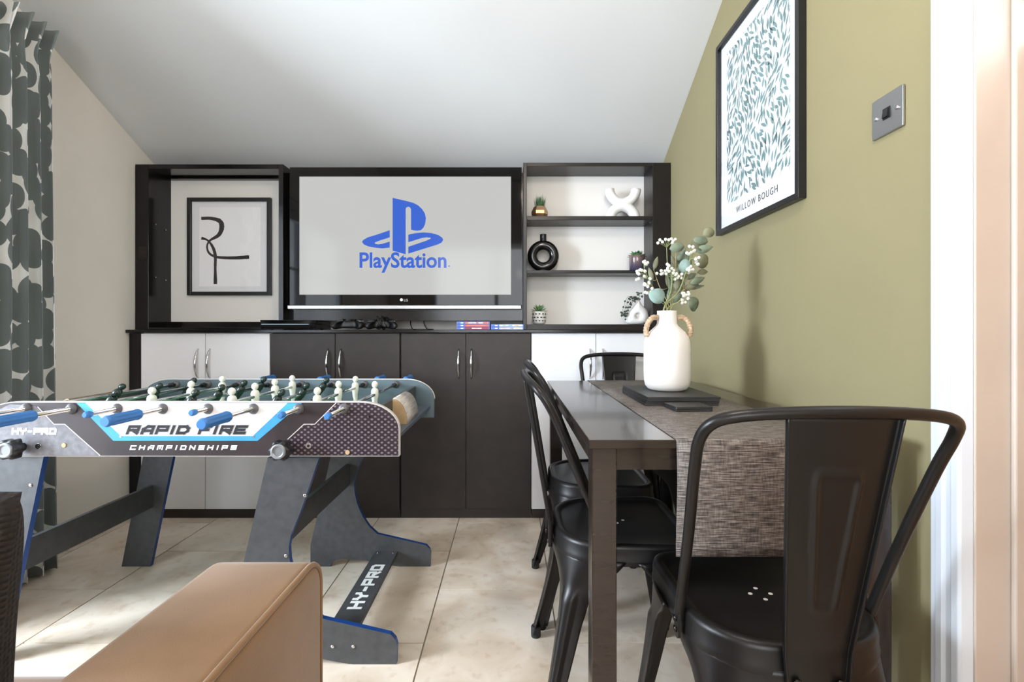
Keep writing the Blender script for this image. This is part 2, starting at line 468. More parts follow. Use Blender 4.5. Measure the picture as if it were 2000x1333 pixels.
for x0, xm, x1, m, lab, hs in units:
    X0, Xm, X1 = XW(x0, DF), XW(xm, DF), XW(x1, DF)
    t = thing('base_cabinet', lab, 'cabinet', ((X0 + X1) / 2, (DF + CB) / 2, 0), group='base cabinets along the back wall')
    ox, oy = (X0 + X1) / 2, (DF + CB) / 2
    c = MB(); c.box(X0 - ox, X1 - ox, DF + .019 - oy, CB - oy, .03, .955)
    c.build('body', m, t)
    box('plinth', M_espresso, X0 - ox, X1 - ox, DF + .008 - oy, DF + .018 - oy, 0, ZP - .002, t)
    for a, c_, h in ((X0, Xm, hs[0]), (Xm, X1, hs[1])):
        d = box('door', m, a + .0015 - ox, c_ - .0015 - ox, DF - oy, DF + .018 - oy, ZP, ZT, t, bevel=.0012)
        bow_handle(XW(h, DF) - ox, ZW(740, DF), ZW(682, DF), DF - oy + .001, d)
for x0, x1, lab in ((247, 274, 'tall dark end panel between the cupboards and the cream wall'), (1291, 1311, 'narrow dark end panel between the cupboards and the olive wall')):
    tag(box('end_panel', M_gloss, max(XW(x0, DF), XL + .002), min(XW(x1, DF), XR - .016), DF, CB, 0, ZT + .003, bevel=.0015), lab, 'panel')
ZWT0, ZWT1 = ZT + .004, ZW(644, DF)
tag(box('worktop', M_gloss, XL + .002, XR - .002, DF - .025, 2.755, ZT + .004, .9716, bevel=.0025), 'long dark worktop running over all the base cabinets', 'worktop')
ZWT = .9716

# ------------------------------------------------------------------ upper open cabinet on the left
DU = F / 374.5
def xu(p): return XW(p, DU)
def zu(p): return ZW(p, DU)
UB = DU + .165
lc = thing('open_wall_cabinet', 'open dark wall cabinet with white back holding the framed drawing', 'cabinet', (xu(409), DU, ZWT))
def lbox(name, m, px0, px1, py0, py1, y0, y1, bevel=.0015, parent=None):
    p = parent or lc
    o = MB().box(xu(px0), xu(px1), y0, y1, max(zu(py1), ZWT + .0005), zu(py0)).build(name, m, None, bevel)
    o.data.transform(Matrix.Translation(-Vector(p.location))); o.parent = p
    return o
lbox('side_panel', M_gloss, 264, 290, 321, 646, DU, UB + .01)
lbox('side_panel', M_gloss, 544, 553, 321, 646, DU, UB + .01)
lbox('top_panel', M_gloss, 290, 544, 321, 330, DU, UB + .01)
lbox('bottom_panel', M_gloss, 290, 544, 640, 646, DU, UB + .01)
lbox('bottom_rail', M_gloss, 290, 544, 628, 640, DU + .13, UB)
lbox('top_rail', M_gloss, 290, 544, 330, 334, DU + .13, UB)
lbox('back_panel', M_backp, 290, 544, 330, 640, UB, UB + .008)
for px, pyy, yy_ in ((313, 435, DU + .045), (313, 540, DU + .045), (325, 440, DU + .12), (325, 543, DU + .12)):
    z = zu(pyy)
    o = MB().lathe([(.003, 0), (.003, .006), (.0015, .007)], 8, lambda x, y, h: Vector((xu(290) + h, yy_ + x, z + y))).build('shelf_pin', M_chrome)
    o.data.transform(Matrix.Translation(-Vector(lc.location))); o.parent = lc
hz = MB().box(xu(271), xu(288), DU - .003, DU, zu(506), zu(482)).box(xu(283), xu(289), DU - .007, DU - .003, zu(502), zu(486)).build('hinge_plate', mat('hinge_dark', (60, 52, 52), .3, .8))
hz.data.transform(Matrix.Translation(-Vector(lc.location))); hz.parent = lc

# framed abstract line drawing
DA = UB - .002
def xa(p): return XW(p, DA - .02)
def za(p): return ZW(p, DA - .02)
ax0, ax1, az0, az1 = xa(365), xa(528), za(577), za(386)
af = thing('framed_drawing', 'black framed abstract brushstroke drawing inside the open cabinet', 'picture', ((ax0 + ax1) / 2, DA, az0))
def rel(o, p): 
    o.data.transform(Matrix.Translation(-Vector(p.location))); o.parent = p; return o
def picture_frame(p, fr, w, h, fw, depth, m):
    """fr origin at bottom-left back plane, h towards the viewer"""
    for nm, x0, x1, y0, y1 in (('frame_rail', 0, fw, 0, h), ('frame_rail', w - fw, w, 0, h), ('frame_rail', fw, w - fw, 0, fw), ('frame_rail', fw, w - fw, h - fw, h)):
        rel(MB().prism([(x0, y0), (x1, y0), (x1, y1), (x0, y1)], fr, 0, depth).build(nm, m, None, .0015), p)
frA = frame((ax0, DA, az0), (1, 0, 0), (0, 0, 1))
aw, ah = ax1 - ax0, az1 - az0
picture_frame(af, frA, aw, ah, .02, .022, M_frame)
rel(MB().prism([(.02, .02), (aw - .02, .02), (aw - .02, ah - .02), (.02, ah - .02)], frA, .001, .006).build('mount_board', M_paper), af)
rel(MB().prism([(.06, .05), (aw - .06, .05), (aw - .06, ah - .05), (.06, ah - .05)], frA, .006, .0066).build('print', mat('print_paper_warm', (236, 236, 240), .7), None), af)
def stroke(fr, pts, widths, h0, h1, mb):
    P = smooth_path([(a, b_, w) for (a, b_), w in zip(pts, widths)], 7)
    Lp, Rp = [], []
    for i, p in enumerate(P):
        a = P[max(0, i - 1)]; c = P[min(len(P) - 1, i + 1)]
        t = Vector((c.x - a.x, c.y - a.y)).normalized(); n = Vector((-t.y, t.x))
        w = p.z * (1 + random.uniform(-.08, .08))
        Lp.append((p.x + n.x * w, p.y + n.y * w)); Rp.append((p.x - n.x * w, p.y - n.y * w))
    for i in range(len(P) - 1):
        mb.prism([Lp[i], Rp[i], Rp[i + 1], Lp[i + 1]], fr, h0, h1)
def cropA(cx, cy):   # crop pixels of the art view -> local metres
    px = 230 + cx / 3.508; py = 300 + cy / 3.508
    return (XW(px, DA - .007) - ax0, ZW(py, DA - .007) - az0)
mb = MB()
stroke(frA, [cropA(*c) for c in ((572, 445), (640, 445), (700, 465), (712, 510), (690, 560), (630, 598), (612, 640), (628, 685), (680, 710), (780, 716), (900, 710))],
       [.009, .0095, .0125, .0135, .0105, .006, .005, .006, .007, .0085, .0105], .0067, .0071, mb)
stroke(frA, [cropA(*c) for c in ((573, 580), (615, 595), (650, 640), (668, 700), (668, 780), (669, 895))], [.008, .005, .008, .0085, .0075, .0105], .0071, .0075, mb)
rel(mb.build('brushstroke', M_ink), af)
rel(MB().prism([(.02, .02), (aw - .02, .02), (aw - .02, ah - .02), (.02, ah - .02)], frA, .012, .014).build('glass', M_pane), af)

# ------------------------------------------------------------------ open shelf unit on the right
rc = thing('shelf_unit', 'open dark shelf unit with two shelves and white back beside the olive wall', 'shelf', (xu(1166), DU, ZWT))
def rbox(name, m, px0, px1, py0, py1, y0, y1, bevel=.0015):
    return rel(MB().box(xu(px0), min(xu(px1), XR - .002), y0, y1, max(zu(py1), ZWT + .0005), zu(py0)).build(name, m, None, bevel), rc)
M_gl2 = mat('espresso_satin', (26, 21, 21), .3, spec=.35, var=.1, vscale=6)
rbox('side_panel', M_gl2, 1022, 1029, 318, 646, DU, UB + .01)
rbox('side_panel', M_gl2, 1275, 1311, 318, 646, DU, UB + .01)
rbox('top_panel', M_gl2, 1029, 1275, 318, 325, DU, UB + .01)
rbox('bottom_panel', M_gl2, 1029, 1275, 634, 646, DU, UB + .01)
rbox('shelf', M_gl2, 1029, 1275, 422, 430, DU + .002, UB)
rbox('shelf', M_gl2, 1029, 1275, 528, 534, DU + .002, UB)
rbox('back_panel', M_backp, 1029, 1275, 325, 634, UB, UB + .008)
for py in (433, 538):
    for px in (1031, 1272):
        rel(MB().ball((xu(px), DU + .02, zu(py)), .003, 8, 5).build('shelf_pin', M_chrome), rc)

# ------------------------------------------------------------------ television and its panel
DT = DU + .012
tp = tag(box('tv_mounting_panel', M_gloss, xu(553) + .001, xu(1022) - .001, DT + .05, DT + .07, ZW(627, DT + .05), zu(330), bevel=.001), 'dark backing panel behind the television', 'panel')
def xt(p): return XW(p, DT)
def zt(p): return ZW(p, DT)
tv = thing('television', 'large flat television showing a blue logo on a pale screen', 'television', (xt(792), DT + .04, zt(604)))
rel(MB().box(xt(566), xt(1019), DT + .006, DT + .049, zt(604), zt(327)).build('casing', M_black, None, .003), tv)
bz = MB()
for a, b_, c, d in ((566, 584.5, 327, 596), (998, 1019, 327, 596), (584.5, 998, 327, 345), (584.5, 998, 576, 596)):
    bz.box(xt(a), xt(b_), DT, DT + .006, zt(d), zt(c))
rel(bz.build('bezel', M_blackg, None, 0), tv)
M_screen = mat('screen_lit', (20, 20, 20), .10, spec=.18, emis=(196, 197, 194), estr=.80)
M_logo = mat('screen_logo_blue', (10, 10, 20), .12, spec=.18, emis=(58, 100, 205), estr=.85)
scr = rel(MB().box(xt(584.5), xt(998), DT + .002, DT + .006, zt(576), zt(345)).build('screen', M_screen), tv)
rel(MB().box(xt(562), xt(1018), DT - .004, DT + .008, zt(604), zt(597)).build('trim_strip', M_steel, None, .002), tv)
frT = lambda u, v, h: Vector((xt(u), DT + .002 - h, zt(v)))
def lg(c): return [(680 + x / 7.84, 370 + y / 7.84) for x, y in c]
P_ = lg([(680, 130), (680, 940), (880, 995), (880, 300), (890, 276), (920, 265), (948, 276), (962, 305), (962, 615), (1000, 628), (1060, 635), (1110, 625), (1150, 590), (1178, 530), (1190, 440), (1172, 365), (1130, 300), (1070, 245), (1000, 208), (880, 175)])
Lw = lg([(635, 625), (450, 690), (300, 735), (230, 775), (210, 805), (240, 845), (310, 875), (420, 895), (520, 905), (635, 893), (635, 800), (520, 835), (450, 843), (405, 830), (410, 812), (480, 785), (635, 735)])
Rw = lg([(920, 695), (1030, 670), (1150, 660), (1270, 668), (1380, 700), (1440, 740), (1455, 775), (1430, 815), (1370, 845), (920, 985), (920, 880), (1200, 785), (1265, 755), (1262, 742), (1200, 735), (1130, 745), (920, 810)])
mb = MB()
for pl in (P_, Lw, Rw): mb.prism(pl, frT, 0, .0006)
rel(mb.build('logo', M_logo), tv)
o_ = Vector((xt(702), DT + .002, zt(522.5)))
rel(text('logo_lettering', 'PlayStation', lambda u, v, h: o_ + Vector((u, -h, v)), M_logo, None, xt(872) - xt(702), 1.06, offset=.022), tv)
rel(MB().lathe([(.004, 0), (.004, .0006)], 10, lambda x, y, h: Vector((xt(877) + x, DT + .002 - h, zt(520) + y))).build('logo_dot', M_logo), tv)
o2_ = Vector((xt(789), DT, zt(589)))
M_badge = mat('badge_white', (225, 225, 225), .4)
rel(text('badge_lettering', 'LG', lambda u, v, h: o2_ + Vector((u, -h, v)), M_badge, None, .02), tv)
rel(MB().lathe([(.008, 0), (.008, .0006)], 14, lambda x, y, h: Vector((xt(784) + x, DT - h, zt(586) + y))).build('badge', M_badge), tv)

# ------------------------------------------------------------------ things on the worktop
def on_top(px, y): return XW(px, y)
# games console: two slanted slabs
y0 = DF + .0
cn = thing('games_console', 'flat black games console with slanted slabs on the worktop', 'console', (XW(585, 2.6), 2.47, ZWT), rz=.08)
def slab(z0, z1, x0, x1, ya, yb, sl):
    pts = [(ya + sl, z0), (yb, z0), (yb - sl, z1), (ya, z1)]
    return MB().prism(pts, lambda u, v, h: Vector((h, u, v)), x0, x1)
slab(.004, .026, -.14, .135, 0, .27, .012).build('lower_slab', M_black, cn, .001)
slab(.030, .050, -.14, .135, 0, .27, .008).build('upper_slab', mat('console_gloss', (14, 14, 16), .12), cn, .001)
box('light_bar', mat('console_strip', (170, 190, 205), .2), -.135, .10, .004, .2, .0262, .0298, cn)
for sx in (-.1, .1):
    for sy in (.05, .22): MB().lathe([(.008, 0), (.008, .004)], 10, lambda x, y, h: (sx + x, sy + y, h)).build('foot', M_black, cn)
def controller(px, y, rz, lab, tilt=0):
    t = thing('game_controller', lab, 'controller', (XW(px, y), y, ZWT), rz)
    b = MB()
    # outline of one pad seen from above, inflated
    out = smooth2([(0, .030), (.035, .033), (.062, .028), (.078, .0), (.082, -.045), (.070, -.058), (.056, -.048), (.040, -.012), (0, -.010),
                   (-.040, -.012), (-.056, -.048), (-.070, -.058), (-.082, -.045), (-.078, 0), (-.062, .028), (-.035, .033)], 4, True)
    def ring(sc, z): return [(x * sc, y_ * sc + .0 * (1 - sc), z(x, y_)) for x, y_ in out]
    zs = [(.86, lambda x, y_: .004), (1.0, lambda x, y_: .016), (1.0, lambda x, y_: .026), (.88, lambda x, y_: .037), (.6, lambda x, y_: .041)]
    n = len(out); vs = []; fs = []
    for sc, z in zs: vs += [(x, y_, z_ + max(0, -y_) * -.12 + .004) for x, y_, z_ in ring(sc, z)]
    for k in range(len(zs) - 1):
        for i in range(n): fs.append((k * n + i, k * n + (i + 1) % n, (k + 1) * n + (i + 1) % n, (k + 1) * n + i))
    fs += [tuple(range(n))[::-1], tuple(range((len(zs) - 1) * n, len(zs) * n))]
    b.faces(vs, fs, smooth=True)
    b.build('shell', mat('pad_black', (26, 26, 29), .35), t)
    for sx in (-.028, .028):
        MB().lathe([(.006, .038), (.006, .05), (.011, .053), (.011, .057), (.008, .056)], 14, lambda x, y_, h: (sx + x, -.002 + y_, h)).build('thumbstick', M_black, t)
    box('touchpad', mat('pad_dark', (36, 36, 40), .3), -.026, .026, .008, .03, .042, .0455, t, bevel=.001)
    for k in range(4):
        a = k * PI / 2
        MB().lathe([(.0045, .042), (.0045, .0475)], 10, lambda x, y_, h: (.054 + .012 * math.cos(a) + x, .010 + .012 * math.sin(a) + y_, h)).build('button', mat('pad_button', (120, 125, 135), .4), t)
    box('direction_pad', M_black, -.068, -.040, .006, .014, .040, .0475, t); box('direction_pad', M_black, -.058, -.050, -.004, .024, .040, .0475, t)
    for sx in (-.06, .06): box('trigger', M_black, sx - .016, sx + .016, .028, .042, .014, .034, t, bevel=.003)
    return t
controller(683, 2.52, .0, 'black game controller lying flat beside the games console')
c2 = controller(745, 2.53, .25, 'black game controller wrapped in its own cable')
cab = []
for k in range(60):
    a = k * .62
    cab.append((.014 * math.sin(k * .9) + .012 * math.cos(a * .3), .035 * math.cos(a), .036 + .030 * math.sin(a) + .006 * math.sin(k * 2.1)))
MB().tube(smooth_path(cab, 3), .0022, 6).build('cable', M_black, c2)
for i, (pts, lab) in enumerate((
        ([(772, 2.53), (800, 2.56), (812, 2.62), (806, 2.70), (802, 2.735)], 'thin black cable trailing from the wrapped controller to the wall'),
        ([(800, 2.6), (825, 2.55), (846, 2.60), (835, 2.68), (828, 2.735)], 'thin black cable looping over the worktop below the television'))):
    pp = [(XW(px, y), y, ZWT + .003) for px, y in pts]; pp[-1] = (pp[-1][0], pp[-1][1], ZWT + .05)
    pp.append((pp[-1][0] + .04, 2.74, ZWT + .12))
    tag(MB().tube(smooth_path(pp, 6), .0025, 6).build('cable', M_black), lab, 'cable')
# game cases
M_caseb = mat('case_blue', (52, 98, 190), .25)
def case(px0, px1, k, base_y, spine, lab, marks):
    X0, X1 = XW(px0, base_y), XW(px1, base_y); z = ZWT + .0142 * k
    t = thing('game_case', lab, 'game case', ((X0 + X1) / 2, base_y, z), group='game cases under the television')
    w = (X1 - X0) / 2
    box('shell', M_caseb, -w, w, 0, .135, .0003, .0139, t, bevel=.001)
    box('spine_print', mat('spine_' + str(spine), spine, .4, var=.12, vscale=40), -w + .042, w - .006, -.0008, 0, .0015, .0125, t)
    box('spine_header', mat('spine_header', (228, 234, 246), .4), -w + .020, -w + .034, -.0008, 0, .004, .010, t)
    for a, c, colr in marks: box('spine_mark', mat('mark_' + str(colr), colr, .5), -w + a, -w + c, -.0014, -.0008, .0045, .0095, t)
W_ = (245, 240, 240)
yG = DF + .005
case(892, 957, 2, yG, (196, 120, 108), 'game case with pinkish spine, topmost of its stack', ((.06, .082, W_), (.084, .10, W_), (.112, .135, W_)))
case(892, 957, 1, yG, (214, 92, 74), 'game case with bright red spine in the middle of its stack', ((.05, .15, (228, 130, 112)),))
case(892, 957, 0, yG, (150, 60, 66), 'game case with dark red spine at the bottom of its stack', ((.078, .094, W_), (.096, .102, W_), (.104, .128, W_)))
case(959, 1023, 1, yG, (206, 212, 208), 'game case with pale colourful spine lying on another one', ((.06, .075, (150, 200, 160)), (.09, .11, (120, 170, 220)), (.12, .14, (226, 170, 90))))
case(959, 1023, 0, yG, (198, 206, 220), 'game case with pale colourful spine under another one', ((.055, .08, (240, 180, 180)), (.1, .115, (160, 140, 200)), (.125, .15, (236, 220, 140))))

# ------------------------------------------------------------------ ornaments on the shelf unit
Z1, Z2, Z3 = zu(422) + .0003, zu(528) + .0003, zu(634) + .0003
YS = DU + .085
def xs(p, y=YS): return XW(p, y)
M_ceramw = mat('ceramic_white', (232, 230, 228), .6, bump=.15, bscale=250)
M_ceramb = mat('ceramic_black', (20, 19, 21), .12)
M_leafg = mat('leaf_green', (70, 110, 66), .5, var=.25, vscale=40)
# grass in bronze faceted pot
t = thing('grass_pot', 'small green grass plant in a bronze faceted pot on the top shelf', 'potted plant', (xs(1054), YS, Z1))
MB().lathe([(.026, 0), (.044, .026), (.044, .042), (.031, .068), (.027, .068), (.025, .060)], 6, smooth=False).build('pot', mat('bronze', (176, 140, 104), .3, .7), t)
b = MB()
for k in range(130):
    a = random.uniform(0, 2 * PI); r = .026 * math.sqrt(random.random()); h = random.uniform(.045, .072)
    x, y = r * math.cos(a), r * math.sin(a); l = random.uniform(.15, .55)
    w = .0016; e = Vector((-math.sin(a), math.cos(a), 0)) * w
    p0 = Vector((x, y, .055)); p1 = Vector((x * (1 + l * .7), y * (1 + l * .7), .06 + h * .55)); p2 = Vector((x * (1 + l * 1.5), y * (1 + l * 1.5), .06 + h))
    b.faces([p0 - e, p0 + e, p1 + e * .8, p1 - e * .8, p2], [(0, 1, 2, 3), (3, 2, 4)])
g = b.build('grass_blades', mat('grass_green', (58, 98, 58), .5, var=.3, vscale=80), t); g['kind'] = 'stuff'
# white sculpture of two arches back to back
t = thing('arch_sculpture', 'white ceramic sculpture of two arches joined back to back', 'sculpture', (xs(1217), YS + .01, Z1))
def arch(up, x0, zc_, R, r):
    pts = []
    for k in range(17):
        a = PI * k / 16
        pts.append((x0 + R * math.cos(a), 0, zc_ + (R * math.sin(a)) * (1 if up else -1)))
    return MB().tube(pts, r, 14)
arch(True, 0, .002, .068, .0275).build('lower_arch', M_ceramw, t)
arch(False, 0, .166, .072, .0265).build('upper_arch', M_ceramw, t)
# black ring vase
t = thing('ring_vase', 'glossy black ring-shaped vase with a short neck', 'vase', (xs(1061), YS, Z2))
R, r = .059, .026
b = MB()
b.grid(36, 17, lambda u, v: Vector(((R + r * math.cos(2 * PI * v)) * math.cos(2 * PI * u), .95 * r * math.sin(2 * PI * v), .086 + (R + r * math.cos(2 * PI * v)) * math.sin(2 * PI * u))), closed_u=True)
b.build('ring', M_ceramb, t)
MB().lathe([(.019, .160), (.0175, .172), (.0175, .198), (.019, .202), (.014, .202), (.013, .185)], 20).build('neck', M_ceramb, t)
MB().lathe([(.032, 0), (.032, .008), (.024, .014), (.022, .02)], 24, lambda x, y, h: (x, y * .75, h)).build('foot', M_ceramb, t)
# leafy rosette helper
def rosette(parent, z, n, rmax, lift, m, w=.008, name='leaf'):
    for k in range(n):
        a = k * 2.39996; q = (k + 1) / n; l = rmax * (.45 + .55 * q); up = lift * (1.15 - q)
        d = Vector((math.cos(a), math.sin(a), 0)); e = Vector((-d.y, d.x, 0))
        b = MB()
        c = [Vector((0, 0, z)) + d * l * s_ + Vector((0, 0, up * s_ ** .8)) for s_ in (0, .35, .7, 1)]
        ws = [w * .5, w, w * .85, .0]
        vs = []
        for p, ww in zip(c, ws): vs += [p - e * ww, p + Vector((0, 0, -.002)), p + e * ww]
        b.faces(vs, [(0, 1, 4, 3), (1, 2, 5, 4), (3, 4, 7, 6), (4, 5, 8, 7), (6, 7, 10), (7, 8, 10)], smooth=True)
        b.build(name, m, parent, solid=.0015)
# succulent in blue-brown glazed pot
t = thing('glazed_pot_plant', 'small green plant in a shiny blue and brown glazed pot', 'potted plant', (xs(1244), YS, Z2))
def glaze():
    m = bpy.data.materials.new('glaze_blue_brown'); m.use_nodes = True
    N = m.node_tree.nodes; L = m.node_tree.links; b = N['Principled BSDF']
    tc = N.new('ShaderNodeTexCoord'); sp = N.new('ShaderNodeSeparateXYZ'); L.new(tc.outputs['Object'], sp.inputs[0])
    nz = N.new('ShaderNodeTexNoise'); nz.inputs['Scale'].default_value = 40; L.new(tc.outputs['Object'], nz.inputs['Vector'])
    ad = N.new('ShaderNodeMath'); ad.operation = 'MULTIPLY_ADD'; ad.inputs[1].default_value = .03; L.new(nz.outputs['Fac'], ad.inputs[0]); L.new(sp.outputs['Z'], ad.inputs[2])
    mr = N.new('ShaderNodeMapRange'); mr.inputs[1].default_value = .01; mr.inputs[2].default_value = .085; L.new(ad.outputs[0], mr.inputs[0])
    r = N.new('ShaderNodeValToRGB'); r.color_ramp.elements[0].color = lin((44, 52, 92)); r.color_ramp.elements[1].color = lin((126, 108, 108))
    L.new(mr.outputs[0], r.inputs['Fac']); L.new(r.outputs['Color'], b.inputs['Base Color']); b.inputs['Roughness'].default_value = .08; b.inputs['Metallic'].default_value = .3
    return m
MB().lathe([(.036, 0), (.040, .004), (.041, .07), (.042, .090), (.037, .090), (.036, .078)], 28).build('pot', glaze(), t)
rosette(t, .080, 24, .058, .034, M_leafg, .010)
# spotted pot succulent
t = thing('spotted_pot_plant', 'small succulent in a white pot with black spots', 'potted plant', (xs(1053), YS, Z3))
MB().lathe([(.020, 0), (.030, .006), (.034, .012), (.036, .068), (.034, .070), (.031, .070), (.030, .06)], 28).build('pot', M_ceramw, t)
for k in range(3):
    for i in range(12):
        a = 2 * PI * (i + .5 * (k % 2)) / 12; z = .020 + k * .018
        c = Vector((math.cos(a), math.sin(a), 0)); e = Vector((-c.y, c.x, 0)); R_ = .0347 + .0013 * (k - .5)
        MB().lathe([(.0042, 0), (.0042, .0012)], 8, lambda x, y, h: c * (R_ + h) + e * x * 1.3 + Vector((0, 0, z + y * .8))).build('spot', M_black, t)
rosette(t, .066, 24, .050, .042, mat('succulent_green', (104, 146, 98), .45, var=.2, vscale=40), .007)
# white drop vase with trailing ivy
t = thing('drop_vase', 'white drop-shaped vase with a hollow and trailing ivy', 'vase', (xs(1244), YS + .005, Z3))
b = MB()
drop = smooth2([(-.048, .004), (.010, .0), (.046, .008), (.062, .035), (.058, .070), (.036, .098), (.020, .120), (.014, .135), (.002, .135), (-.004, .118), (-.022, .092), (-.050, .060), (-.060, .030)], 4, True)
cx, cz = .002, .044
nn = len(drop); vs = []; fs = []
def mixc(q, sc, rad):
    out = []
    for x, z in drop:
        d_ = Vector((x - cx, z - cz)); c_ = d_.normalized() * rad; p = d_ * sc * (1 - q) + c_ * q; out.append((cx + p.x, cz + p.y))
    return out
prof_d = ((1, 0, .012, -.010), (1, 0, .0150, -.012), (1, 0, .0165, -.020), (1, 0, .0185, -.0265), (.85, .5, .022, -.0285), (.5, .72, .027, -.0275), (.15, .88, .032, -.022), (0, .97, 0, -.011), (0, 1, 0, 0), (0, .97, 0, .011), (.2, .80, .03, .024), (.6, .5, .02, .027))
for q, sc, rad, yo in prof_d:
    vs += [(x, yo * (1 if z < .09 else max(.35, 1 - (z - .09) * 16)), z) for x, z in mixc(q, sc, rad)]
nr = len(prof_d)
for k in range(nr - 1):
    for i in range(nn): fs.append((k * nn + i, k * nn + (i + 1) % nn, (k + 1) * nn + (i + 1) % nn, (k + 1) * nn + i))
fs += [tuple(range(nn)), tuple(range((nr - 1) * nn, nr * nn))[::-1]]
b.faces(vs, fs, smooth=True); b.build('body', M_ceramw, t)
MB().ball((cx, -.012, cz), .009, 12, 8, sc=(1, .5, 1)).build('hollow_centre', M_ceramw, t)
stems = []
for s_ in range(5):
    p = [(.006, 0, .132), (-.002 - .004 * s_, -.006, .146 + .006 * (s_ % 2)), (-.028 - .008 * s_, -.016 - .004 * s_, .118 + .006 * s_), (-.054 - .008 * s_, -.022, .075 - .004 * s_), (-.062 - .006 * s_, -.022, .030 + .010 * s_)]
    P = smooth_path(p, 6); stems.append(P)
    MB().tube(P, .0009, 5).build('vine', mat('vine', (60, 74, 52), .6), t)
M_ivy = mat('ivy_leaf', (48, 64, 56), .5, var=.25, vscale=60)
for P in stems:
    for k in range(3, len(P), 2):
        p = P[k] + Vector((random.uniform(-.006, .006), random.uniform(-.008, .002), random.uniform(-.004, .004)))
        a = random.uniform(-.9, .9) - PI / 2; d = Vector((math.cos(a), random.uniform(-.4, .1), math.sin(a))).normalized(); e = d.cross(Vector((0, 1, 0))).normalized()
        l = .014; MB().faces([p, p + d * l * .45 + e * l * .42, p + d * l, p + d * l * .45 - e * l * .42], [(0, 1, 2, 3)]).build('leaf', M_ivy, t, solid=.0006)
P = smooth_path([(.010, 0, .132), (.016, -.004, .155), (.012, -.008, .172)], 5)
MB().tube(P, .0009, 5).build('vine', MATS['vine'], t)
for k in range(9):
    p = P[min(len(P) - 1, 2 + k)] + Vector((random.uniform(-.01, .01), random.uniform(-.008, .004), 0)); a = random.uniform(0, 2 * PI)
    d = Vector((math.cos(a), -.2, math.sin(a))).normalized(); e = d.cross(Vector((0, 1, 0))).normalized(); l = .014
    MB().faces([p, p + d * l * .45 + e * l * .42, p + d * l, p + d * l * .45 - e * l * .42], [(0, 1, 2, 3)]).build('leaf', M_ivy, t, solid=.0006)

# ------------------------------------------------------------------ curtain
def curtain_mat():
    m = bpy.data.materials.new('curtain_print'); m.use_nodes = True
    N = m.node_tree.nodes; L = m.node_tree.links; b = N['Principled BSDF']
    uv = N.new('ShaderNodeUVMap'); mp = N.new('ShaderNodeMapping'); mp.inputs['Scale'].default_value = (12.0, 11.0, 1)
    nz = N.new('ShaderNodeTexNoise'); nz.inputs['Scale'].default_value = 3.0
    L.new(uv.outputs[0], mp.inputs[0])
    v = N.new('ShaderNodeTexVoronoi'); v.voronoi_dimensions = '2D'; v.inputs['Scale'].default_value = 1.0; v.inputs['Randomness'].default_value = .88
    L.new(mp.outputs[0], v.inputs['Vector'])
    r = N.new('ShaderNodeValToRGB'); r.color_ramp.interpolation = 'LINEAR'
    r.color_ramp.elements[0].position = .56; r.color_ramp.elements[0].color = lin((112, 120, 120))
    r.color_ramp.elements[1].position = .572; r.color_ramp.elements[1].color = lin((234, 234, 232))
    L.new(v.outputs['Distance'], r.inputs['Fac']); L.new(r.outputs['Color'], b.inputs['Base Color'])
    b.inputs['Roughness'].default_value = .75
    b.inputs['Sheen Weight'].default_value = .1
    return m
def curtain():
    me_b = bmesh.new(); uvl = me_b.loops.layers.uv.new('UVMap')
    nu, nv = 240, 50; Y0, Y1 = 1.42, 1.962; Zt, Zb = 2.165, .012
    V = []; arc = [0.0]
    def P(i, j):
        u = i / (nu - 1); v = j / (nv - 1); z = Zb + (Zt - Zb) * v
        y = Y0 + (Y1 - Y0) * u
        n = 10.0
        ph = 2 * PI * n * u + .6 * math.sin(3 * u + 1.3) + .25 * math.sin(4 * v + 5 * u)
        amp = .042 * (1 - .2 * v)
        top = max(0.0, (v - .945) / .055)
        if v > .945:     # gathered heading, fanning out above the tape
            amp = .022 + .034 * top
            y -= .0
        elif v > .90:
            amp = .0345 + (.022 - .0345) * (v - .90) / .045
        x = -1.862 + amp * math.sin(ph) + .008 * math.sin(9 * u + 2 * v)
        if v > .945: x += .016 * math.sin(2 * ph) * top
        y += .012 * math.sin(2 * ph + 1) * (1 - v * .4)
        return Vector((x, y, z + .006 * math.sin(ph) * (v < .03)))
    for i in range(nu): V.append([me_b.verts.new(P(i, j)) for j in range(nv)])
    for i in range(1, nu): arc.append(arc[-1] + (P(i, 20) - P(i - 1, 20)).length)
    for i in range(nu - 1):
        for j in range(nv - 1):
            f = me_b.faces.new([V[i][j], V[i + 1][j], V[i + 1][j + 1], V[i][j + 1]]); f.smooth = True
            for lp, (a, c) in zip(f.loops, ((i, j), (i + 1, j), (i + 1, j + 1), (i, j + 1))): lp[uvl].uv = (arc[a], P(a, c).z)
    me = bpy.data.meshes.new('cloth'); me_b.to_mesh(me); me_b.free(); me.materials.append(curtain_mat())
    t = thing('curtain', 'grey and white leaf-print curtain gathered beside the glazed doors', 'curtain', (-1.862, 1.67, 0))
    o = link('cloth', me, None, solid=.0016); rel(o, t)
    rel(MB().tube([(-1.925, 1.38, 2.10), (-1.925, 1.95, 2.10)], .007, 8).build('heading_tape', mat('tape_grey', (92, 98, 96), .8)), t)
curtain()
rl = thing('curtain_rail', 'white curtain rail fixed above the glazed doors', 'rail', (XL, .5, 2.14))
rel(MB().box(-1.955, -1.935, -.8, 1.95, 2.13, 2.15).build('rail', M_trim), rl)
for y in (-.6, .5, 1.6): rel(MB().box(XL + .0005, -1.955, y - .012, y + .012, 2.125, 2.155).build('bracket', M_trim), rl)

